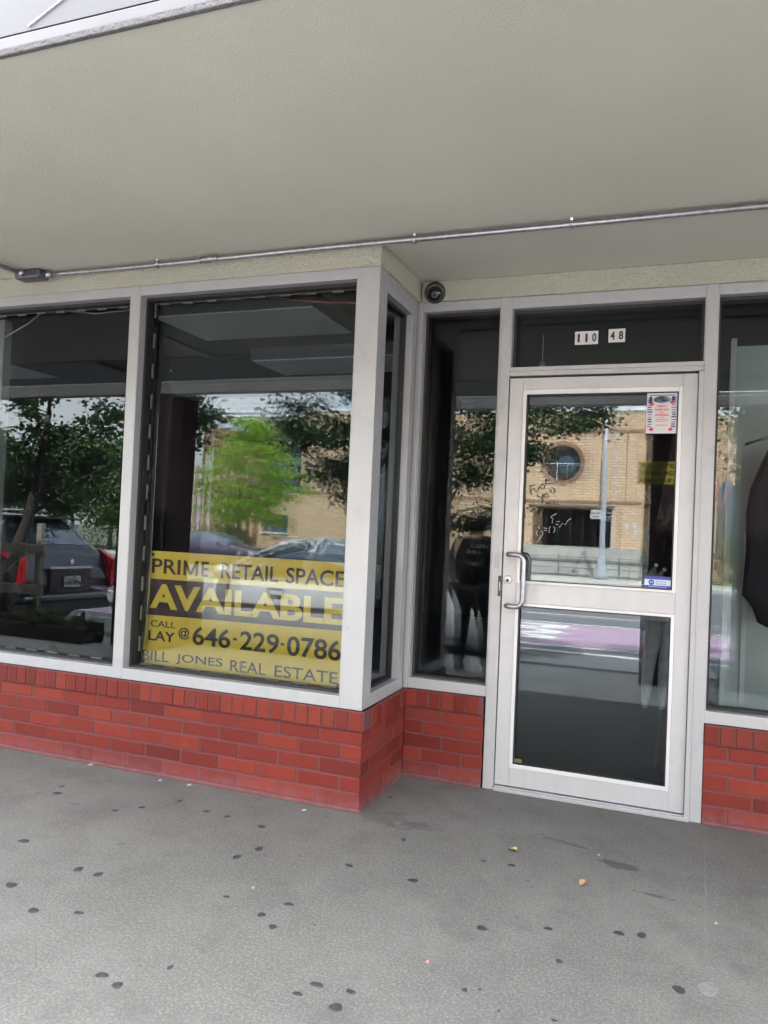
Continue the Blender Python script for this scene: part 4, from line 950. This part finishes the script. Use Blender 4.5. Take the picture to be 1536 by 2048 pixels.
for k, x in enumerate(np.linspace(-28.4, -24.2, 9)): MB().box(x, x+.22, -37.999, -37.9, 1.0, 5.4).build('pilaster', M['tan'], bl)
MB().box(-30, -.9, -38.7, -37.93, 8.451 if False else 8.76, 8.95).build('coping', M['cap'], bl)
MB().box(-30, -20.8, -38.75, -37.9, 8.452, 8.62).build('coping', M['cap'], bl)
MB().box(-30, 9, -48, -41.05, -.3, 8.3).build('rear_block', M['tan2'], bl)
g = MB().box(-23.7, -20.902, -38.5, -38.2, 3.8, 6.57).build('window', M['bglass'], bl)
mb = MB()
for x in np.linspace(-23.6, -21.0, 7): mb.box(x-.025, x+.025, -38.2, -38.15, 3.8, 6.57)
for z in (4.3, 5.2, 6.1): mb.box(-23.7, -20.91, -38.199, -38.155, z-.03, z+.03)
mb.build('mullions', M['plastic'], g)
g = MB().box(-23.4, -21.6, -38.5, -38.35, 1.35, 2.4).build('window', M['bglass'], bl)
MB().box(-23.5, -21.5, -38.02, -37.9, 1.25, 1.35).build('sill', M['cap'], g)
g = MB().lathe((rc[0]+.15, -38.42, rc[1]-.05), [(rr_*1.1, 0), (rr_*1.1, .05)], (0, 1, 0), 40).build('round_window', M['bglass'], bl)
mb = MB()
for k in range(N):
    a, b = 2*math.pi*k/N, 2*math.pi*(k+1)/N
    vs = [(rc[0]+r*math.cos(q), y, rc[1]+r*math.sin(q)) for y in (-37.97, -38.4) for r in (rr_-.10, rr_+.12) for q in (a, b)]
    mb.add(vs, [(0, 1, 3, 2), (0, 4, 5, 1), (2, 3, 7, 6)])
mb.build('surround', M['tan2'], g)
MB().box(rc[0]-.35, rc[0]-.31, -38.36, -38.33, rc[1]-1, rc[1]+.1).box(rc[0]-1, rc[0]+1, -38.36, -38.33, rc[1]-.02, rc[1]+.02).build('glazing_bar', M['cap'], g)
e = MB().box(-7.0, -2.75, -41, -40.8, -.1, 3.53).build('entrance', M['dark'], bl)
MB().box(-7.1, -2.7, -41, -38.5, 3.53, 3.6).box(-7.1, -7.0, -41, -38.5, 1.35, 3.53).box(-2.75, -2.65, -41, -38.5, 1.35, 3.53).build('reveal', M['tan2'], e)
mb = MB()
for x in np.linspace(-6.6, -3.1, 6): mb.box(x-.04, x+.04, -40.7, -40.6, 1.35, 3.5)
mb.build('door_frames', M['box'], e)
MB().box(-7.2, -2.6, -38.01, -37.9, 3.53, 3.62).build('lintel', M['brown'], bl)
MB().box(-8.2, -.9, -41, -37.9, -.3, 1.345).build('porch_floor', M['farwalk'], bl)
for x in (-2.2, -1.85): pass
for x, z, wd, hh in ((-1.92, 2.55, .22, .30), (-1.55, 2.62, .2, .34), (-1.50, 2.25, .22, .30)):
    tag(MB().box(x-wd/2, x+wd/2, -37.995, -37.98, z-hh/2, z+hh/2).build('paper_notice', M['white']), 'white paper notice on the tan brick beside the dark entrance', 'notice', 'white notices beside the entrance')
g = MB().prism([(2.45, 1.3), (3.35, 1.3), (3.35, 4.6), (2.9, 5.45), (2.45, 4.6)], -38.72, -38.68).build('arch_window', M['bglass'], bl)
mb = MB()
for a, b in (((2.4, 1.3), (2.4, 4.65)), ((2.4, 4.65), (2.9, 5.6)), ((2.9, 5.6), (3.4, 4.65)), ((3.4, 4.65), (3.4, 1.3))): mb.bar((a[0], -38.66, a[1]), (b[0], -38.66, b[1]), .14, .1)
mb.build('surround', M['tan'], g)
fl = thing('flag', (2.2, -37.5, 4.0), 'red white and blue flag hanging on the wall beside the pointed arch window', 'flag')
MB().tube([(2.75, -38.7, 5.6), (2.25, -37.4, 5.0)], .02, 6).build('flagpole', M['bark'], fl)
mb = MB()
for k in range(9):
    for q in range(3): 
        x0 = 2.12+.11*q+.02*k*(-.3); z1 = 5.05-k*.115
        mb.add([(x0, -37.4+.04*(-1)**q, z1), (x0+.11, -37.4-.04*(-1)**q, z1), (x0+.10, -37.4-.04*(-1)**q, z1-.115), (x0-.01, -37.4+.04*(-1)**q, z1-.115)], [(0, 1, 2, 3)], (2 if (k < 4 and q == 0) else (0 if q % 2 == 0 else 1)))
mb.build('cloth', [M['flagr'], M['cap'], M['flagb']], fl)
# lamp post, sign, railings
lp = thing('lamp_post', (-2.58, -29.9, -.05), 'tall pale blue lamp post on the far pavement in front of the entrance', 'lamp post')
MB().lathe((-2.58, -29.9, -.05), [(.30, 0), (.30, .15), (.22, .45), (.15, .9), (.13, 1.2), (.11, 5), (.085, 9.2)], (0, 0, 1), 12).build('pole', M['pole'], lp)
MB().tube([(-2.58, -29.9, 9.0), (-2.58, -28.8, 9.6), (-2.58, -27.2, 9.7)], .05, 8).build('arm', M['pole'], lp)
MB().lathe((-2.58, -27.0, 9.62), [(.1, -.05), (.2, 0), (.12, .1)], (0, 0, 1), 14).build('lamp', M['box'], lp)
MB().box(-2.76, -2.70, -29.82, -29.74, 3.0, 5.2).build('side_tube', M['box'], lp)
ss = thing('street_sign', (-2.85, -29.75, 2.6), 'white street sign plates fixed to the pale blue lamp post', 'sign')
MB().box(-3.12, -2.62, -29.78, -29.76, 2.58, 2.82).build('plate', M['white'], ss)
MB().box(-3.10, -2.66, -29.78, -29.765, 2.86, 2.99).build('plate', M['white'], ss)
MB().box(-3.0, -2.75, -29.757, -29.753, 2.68, 2.71).build('arrow', M['greyink'], ss)
rl = thing('railing', (-5, -31.4, 0), 'dark metal railing along the stairs before the dark entrance', 'railing')
mb = MB()
for z in (.35, .6, .85): mb.bar((-14, -31.3, z), (6, -31.3, z), .03, .03)
mb.build('rail', M['box'], rl)
for x in (-13, -10.6, -8.3, -6.1, -4.6, -1.9, -1.0, 1.2, 3.4): MB().bar((x, -31.3, -.05), (x, -31.3, .95), .05, .05).build('post', M['box'], rl)
# ------------------------------------------------------------------ wooden rail and planter by the kerb
wr_ = thing('wooden_barrier', (-7, -3.5, 0), 'weathered grey wooden barrier with crossed diagonal brace at the kerb', 'barrier')
MB().box(-6.835, -6.765, -3.535, -3.465, -.03, 1.23).build('post', M['wood'], wr_, bevel=.004)
MB().box(-9.2, -9.13, -3.535, -3.465, -.03, 1.23).build('post', M['wood'], wr_, bevel=.004)
MB().box(-9.4, -6.68, -3.463, -3.425, .87, .985).build('rail', M['wood'], wr_, bevel=.004)
MB().box(-9.4, -6.68, -3.463, -3.425, .405, .515).build('rail', M['wood'], wr_, bevel=.004)
MB().bar((-7.62, -3.51, .50), (-7.05, -3.51, .90), .04, .10).build('brace', M['wood'], wr_)
MB().bar((-8.9, -3.51, .90), (-7.75, -3.51, .48), .04, .10).build('brace', M['wood'], wr_)
pl = thing('planter_box', (-7, -3.3, -.03), 'long low dark wooden planter box at the kerb under the barrier', 'planter')
MB().box(-9.4, -5.75, -3.42, -3.385, -.03, .17).box(-9.4, -5.75, -3.13, -3.095, -.03, .13).build('side_board', M['woodd'], pl, bevel=.004)
MB().box(-9.38, -5.77, -3.384, -3.131, .0, .08).build('soil', M['earth'], pl)
for i, (x, lab) in enumerate(((-7.75, 'leafy green plant in the planter left of the barrier post'), (-6.6, 'leafy green plant in the planter just right of the barrier post'), (-6.38, 'spreading green plant between two others in the planter'), (-6.15, 'bushy green plant second from the planter end'), (-5.9, 'green plant at the right end of the planter'))):
    p = thing('potted_plant', (x, -3.25, .08), lab, 'plant', 'green plants in the planter box'); mb = MB()
    for k in range(34):
        a = random.uniform(0, 6.28); L = random.uniform(.12, .26); h_ = random.uniform(.05, .24); d = Vector((math.cos(a), math.sin(a), 0)); n_ = Vector((-d.y, d.x, 0))
        b0 = Vector((x, -3.25, .06)); m_ = b0+d*L*.55+Vector((0, 0, h_)); e_ = b0+d*L+Vector((0, 0, h_*.75)); w_ = random.uniform(.012, .022)
        mb.add([b0, m_-n_*w_, m_+n_*w_, e_], [(0, 1, 3, 2)])
    mb.build('foliage', M['leaf_hedge'], p)
# papers on the right brick pillar
po = thing('yellow_poster', (.06, -3.24, 1.9), 'yellow handwritten poster taped on the dark brick pillar', 'poster')
MB().box(-.27, .12, -3.2495, -3.2475, 1.885, 2.105).build('paper', M['yposter'], po)
mb = MB()
for s_, z0, z1 in (('HOT CO LOT', 2.045, 2.085), ('FOR LEASE', 1.975, 2.015), ('917-352-4829', 1.905, 1.94)): text_into(mb, s_, -.25, .10, z0, z1, -3.2465, bold=.02, mirror=True)
mb.build('lettering', M['black'], po)
mb = MB(); text_into(mb, 'AA', -.11, .09, 1.49, 1.70, -3.2485, bold=.01, mirror=True)
tag(mb.build('painted_letters', M['greyink']), 'faint grey letters AA painted on the dark brick pillar below the yellow poster', 'lettering')

# ------------------------------------------------------------------ the person on the pavement
def skin(name, verts, edges, radii, mat_, parent, sub=2, root=0):
    me = bpy.data.meshes.new(name); me.from_pydata(verts, edges, []); o = bpy.data.objects.new(name, me); col.objects.link(o)
    o.modifiers.new('skin', 'SKIN'); s_ = o.modifiers.new('sub', 'SUBSURF'); s_.levels = sub; s_.render_levels = sub
    for i, r in enumerate(radii): me.skin_vertices[0].data[i].radius = r if hasattr(r, '__len__') else (r, r); me.skin_vertices[0].data[i].use_root = (i == root)
    bpy.context.view_layer.update()
    m2 = bpy.data.meshes.new_from_object(o.evaluated_get(bpy.context.evaluated_depsgraph_get())); bpy.data.objects.remove(o)
    m2.materials.clear(); m2.materials.append(mat_)
    for p in m2.polygons: p.use_smooth = True; p.material_index = 0
    o = bpy.data.objects.new(name, m2); col.objects.link(o); o.parent = parent; return o
pe = thing('person', (-1.76, -2.72, -.03), 'person in black cap, black printed shirt and dark trousers standing with back to the shop', 'person')
pe.rotation_euler = (0, 0, R(8)); pe.scale = (.96, .96, .95)
# local frame: faces -Y, x to the picture's right; metres
JN = {'pel': (0, 0, .86), 'wai': (0, -.01, 1.00), 'che': (.0, -.04, 1.22), 'nkb': (-.02, -.11, 1.38), 'nek': (-.035, -.15, 1.43), 'hdl': (-.04, -.18, 1.475), 'hdm': (-.042, -.19, 1.525), 'hdt': (-.04, -.18, 1.585),
      'shl': (-.185, -.06, 1.33), 'ell': (-.275, -.02, 1.09), 'wrl': (-.25, -.17, .90), 'shr': (.185, -.06, 1.33), 'elr': (.28, -.03, 1.09), 'wrr': (.235, -.16, .89),
      'hpl': (-.09, 0, .82), 'knl': (-.11, -.03, .46), 'anl': (-.12, .02, .09), 'tol': (-.14, -.14, .04), 'hpr': (.09, 0, .82), 'knr': (.14, -.03, .46), 'anr': (.19, .03, .09), 'tor': (.22, -.13, .04),
      'hal': (-.215, -.22, .87), 'har': (.228, -.21, .855)}
RD = {'pel': (.17, .12), 'wai': (.18, .125), 'che': (.20, .135), 'nkb': .085, 'nek': .068, 'hdl': (.080, .088), 'hdm': (.088, .104), 'hdt': (.068, .080), 'shl': .07, 'ell': .055, 'wrl': .030, 'shr': .07, 'elr': .055, 'wrr': .028,
      'hpl': .09, 'knl': .058, 'anl': .040, 'tol': .034, 'hpr': .09, 'knr': .058, 'anr': .04, 'tor': .034, 'hal': (.018, .034), 'har': (.018, .034)}
ks = list(JN); ED = [('pel', 'wai'), ('wai', 'che'), ('che', 'nkb'), ('nkb', 'nek'), ('nek', 'hdl'), ('hdl', 'hdm'), ('hdm', 'hdt'), ('che', 'shl'), ('shl', 'ell'), ('ell', 'wrl'), ('wrl', 'hal'), ('che', 'shr'), ('shr', 'elr'), ('elr', 'wrr'), ('wrr', 'har'), ('pel', 'hpl'), ('hpl', 'knl'), ('knl', 'anl'), ('anl', 'tol'), ('pel', 'hpr'), ('hpr', 'knr'), ('knr', 'anr'), ('anr', 'tor')]
vs = [JN[k] for k in ks]; es = [(ks.index(a), ks.index(b)) for a, b in ED]; rs = [RD[k] for k in ks]
for side, hk in ((-1, 'hal'), (1, 'har')):
    h = Vector(JN[hk]); hi = ks.index(hk)
    for q, (dy, L) in enumerate(((-.026, .060), (-.009, .072), (.009, .066), (.025, .052))):
        a = h+Vector((side*.004, -.02+dy, -.045)); m_ = a+Vector((-side*.010, -.008, -L*.5)); e_ = m_+Vector((-side*.022, -.006, -L*.4))
        b0 = len(vs); vs += [tuple(a), tuple(m_), tuple(e_)]; es += [(hi, b0), (b0, b0+1), (b0+1, b0+2)]; rs += [.0095, .0088, .0075]
    a = h+Vector((-side*.012, -.045, -.010)); e_ = a+Vector((-side*.012, -.022, -.036)); b0 = len(vs); vs += [tuple(a), tuple(e_)]; es += [(hi, b0), (b0, b0+1)]; rs += [.0115, .0095]
skin('body', vs, es, rs, M['skin'], pe, 2, 0)
def sub_(nm, keys, scale, m, extra=None, add=.0):
    v_ = [JN[k] if not (extra and k in extra) else extra[k] for k in keys]; e_ = [(keys.index(a), keys.index(b)) for a, b in ED if a in keys and b in keys]
    r_ = []
    for k in keys:
        q = RD[k]; q = q if hasattr(q, '__len__') else (q, q); r_.append((q[0]*scale+add, q[1]*scale+add))
    return skin(nm, v_, e_, r_, m, pe, 2, 0)
sub_('shirt', ['pel', 'wai', 'che', 'nkb', 'shl', 'ell', 'shr', 'elr'], 1.10, M['shirt'], {'nkb': (-.012, -.09, 1.355), 'ell': (-.235, -.03, 1.12), 'elr': (.24, -.035, 1.12)}, .012)
sub_('trousers', ['pel', 'hpl', 'knl', 'anl', 'hpr', 'knr', 'anr'], 1.08, M['trouser'], {'anl': (-.12, .015, .07), 'anr': (.19, .025, .07)}, .016)
for k0, k1 in (('anl', 'tol'), ('anr', 'tor')):
    a, b = Vector(JN[k0]), Vector(JN[k1])
    skin('shoe', [(a.x, a.y+.03, .05), tuple((a+b)/2+Vector((0, 0, -.015))), (b.x, b.y-.03, .038)], [(0, 1), (1, 2)], [(.046, .05), (.046, .042), (.04, .03)], M['shoe'], pe, 2)
hc = Vector(JN['hdm'])
cp = MB(); vs = []; n = 24; fs = []
for i in range(8):
    ph = i/7*math.pi/2
    for k in range(n): a = 2*math.pi*k/n; vs.append((hc.x+.104*math.cos(ph)*math.cos(a), hc.y+.122*math.cos(ph)*math.sin(a)+.004, hc.z+.018+.105*math.sin(ph)))
for i in range(7):
    for k in range(n): fs.append((i*n+k, i*n+(k+1) % n, (i+1)*n+(k+1) % n, (i+1)*n+k))
cp.add(vs, fs, 0, True)
vs = []
for i in range(9):
    a = R(200+i*17.5); vs += [(hc.x+.094*math.cos(a), hc.y+.112*math.sin(a), hc.z+.022), (hc.x+.11*math.cos(a)*.9, hc.y-.05+.16*math.sin(a), hc.z+.006)]
cp.add(vs, [(2*i, 2*i+1, 2*i+3, 2*i+2) for i in range(8)]); cp.build('cap', M['cap_b'], pe, local=True)
MB().box(hc.x-.03, hc.x+.03, hc.y+.118, hc.y+.127, hc.z+.035, hc.z+.05).build('cap_strap', M['chalk'], pe, local=True)
MB().lathe((hc.x, hc.y+.03, hc.z-.015), [(.088, -.045), (.097, -.02), (.098, .03)], (0, 0, 1), 20).build('hair', M['cap_b'], pe, local=True)
for sx in (-1, 1): MB().lathe((hc.x+sx*.094, hc.y+.004, hc.z-.008), [(.012, -.012), (.024, -.006), (.02, .008), (.006, .012)], (sx, .3, 0), 12).build('ear', M['skin'], pe, local=True)
MB().lathe((hc.x, hc.y-.098, hc.z-.02), [(.018, 0), (.014, .02), (.005, .03)], (0, -1, -.4), 10).build('nose', M['skin'], pe, local=True)
MB().box(hc.x-.022, hc.x+.022, hc.y-.094, hc.y-.086, hc.z-.056, hc.z-.050).build('mouth', M['red'], pe, local=True)
for sx in (-1, 1): MB().lathe((hc.x+sx*.03, hc.y-.084, hc.z+.004), [(.010, 0), (.009, .006), (.003, .009)], (0, -1, 0), 12).build('eye', M['white'], pe, local=True)
mb = MB()
for s_, x0, x1, z0, z1 in (('NEED', -.02, .135, 1.285, 1.325), ('MONEY', -.10, .145, 1.225, 1.262), ('FOR', .06, .14, 1.165, 1.195), ('BIRKIN', -.06, .15, 1.11, 1.142)): text_into(mb, s_, x0, x1, z0, z1, 0, mirror=True)
SHB = [o for o in col.objects if o.parent == pe and o.name.startswith('shirt')][0]
ys = np.array([v.co[:] for v in SHB.data.vertices])
for i, (x, y, z) in enumerate(mb.v):
    d = (ys[:, 0]-x)**2+(ys[:, 2]-z)**2; d[ys[:, 1] < -.05] = 9; q = np.argsort(d)[:4]; wq = 1/(d[q]+1e-5)
    mb.v[i] = (x, float((ys[q, 1]*wq).sum()/wq.sum())+.004+y, z)
mb.build('shirt_lettering', M['chalk'], pe, local=True)
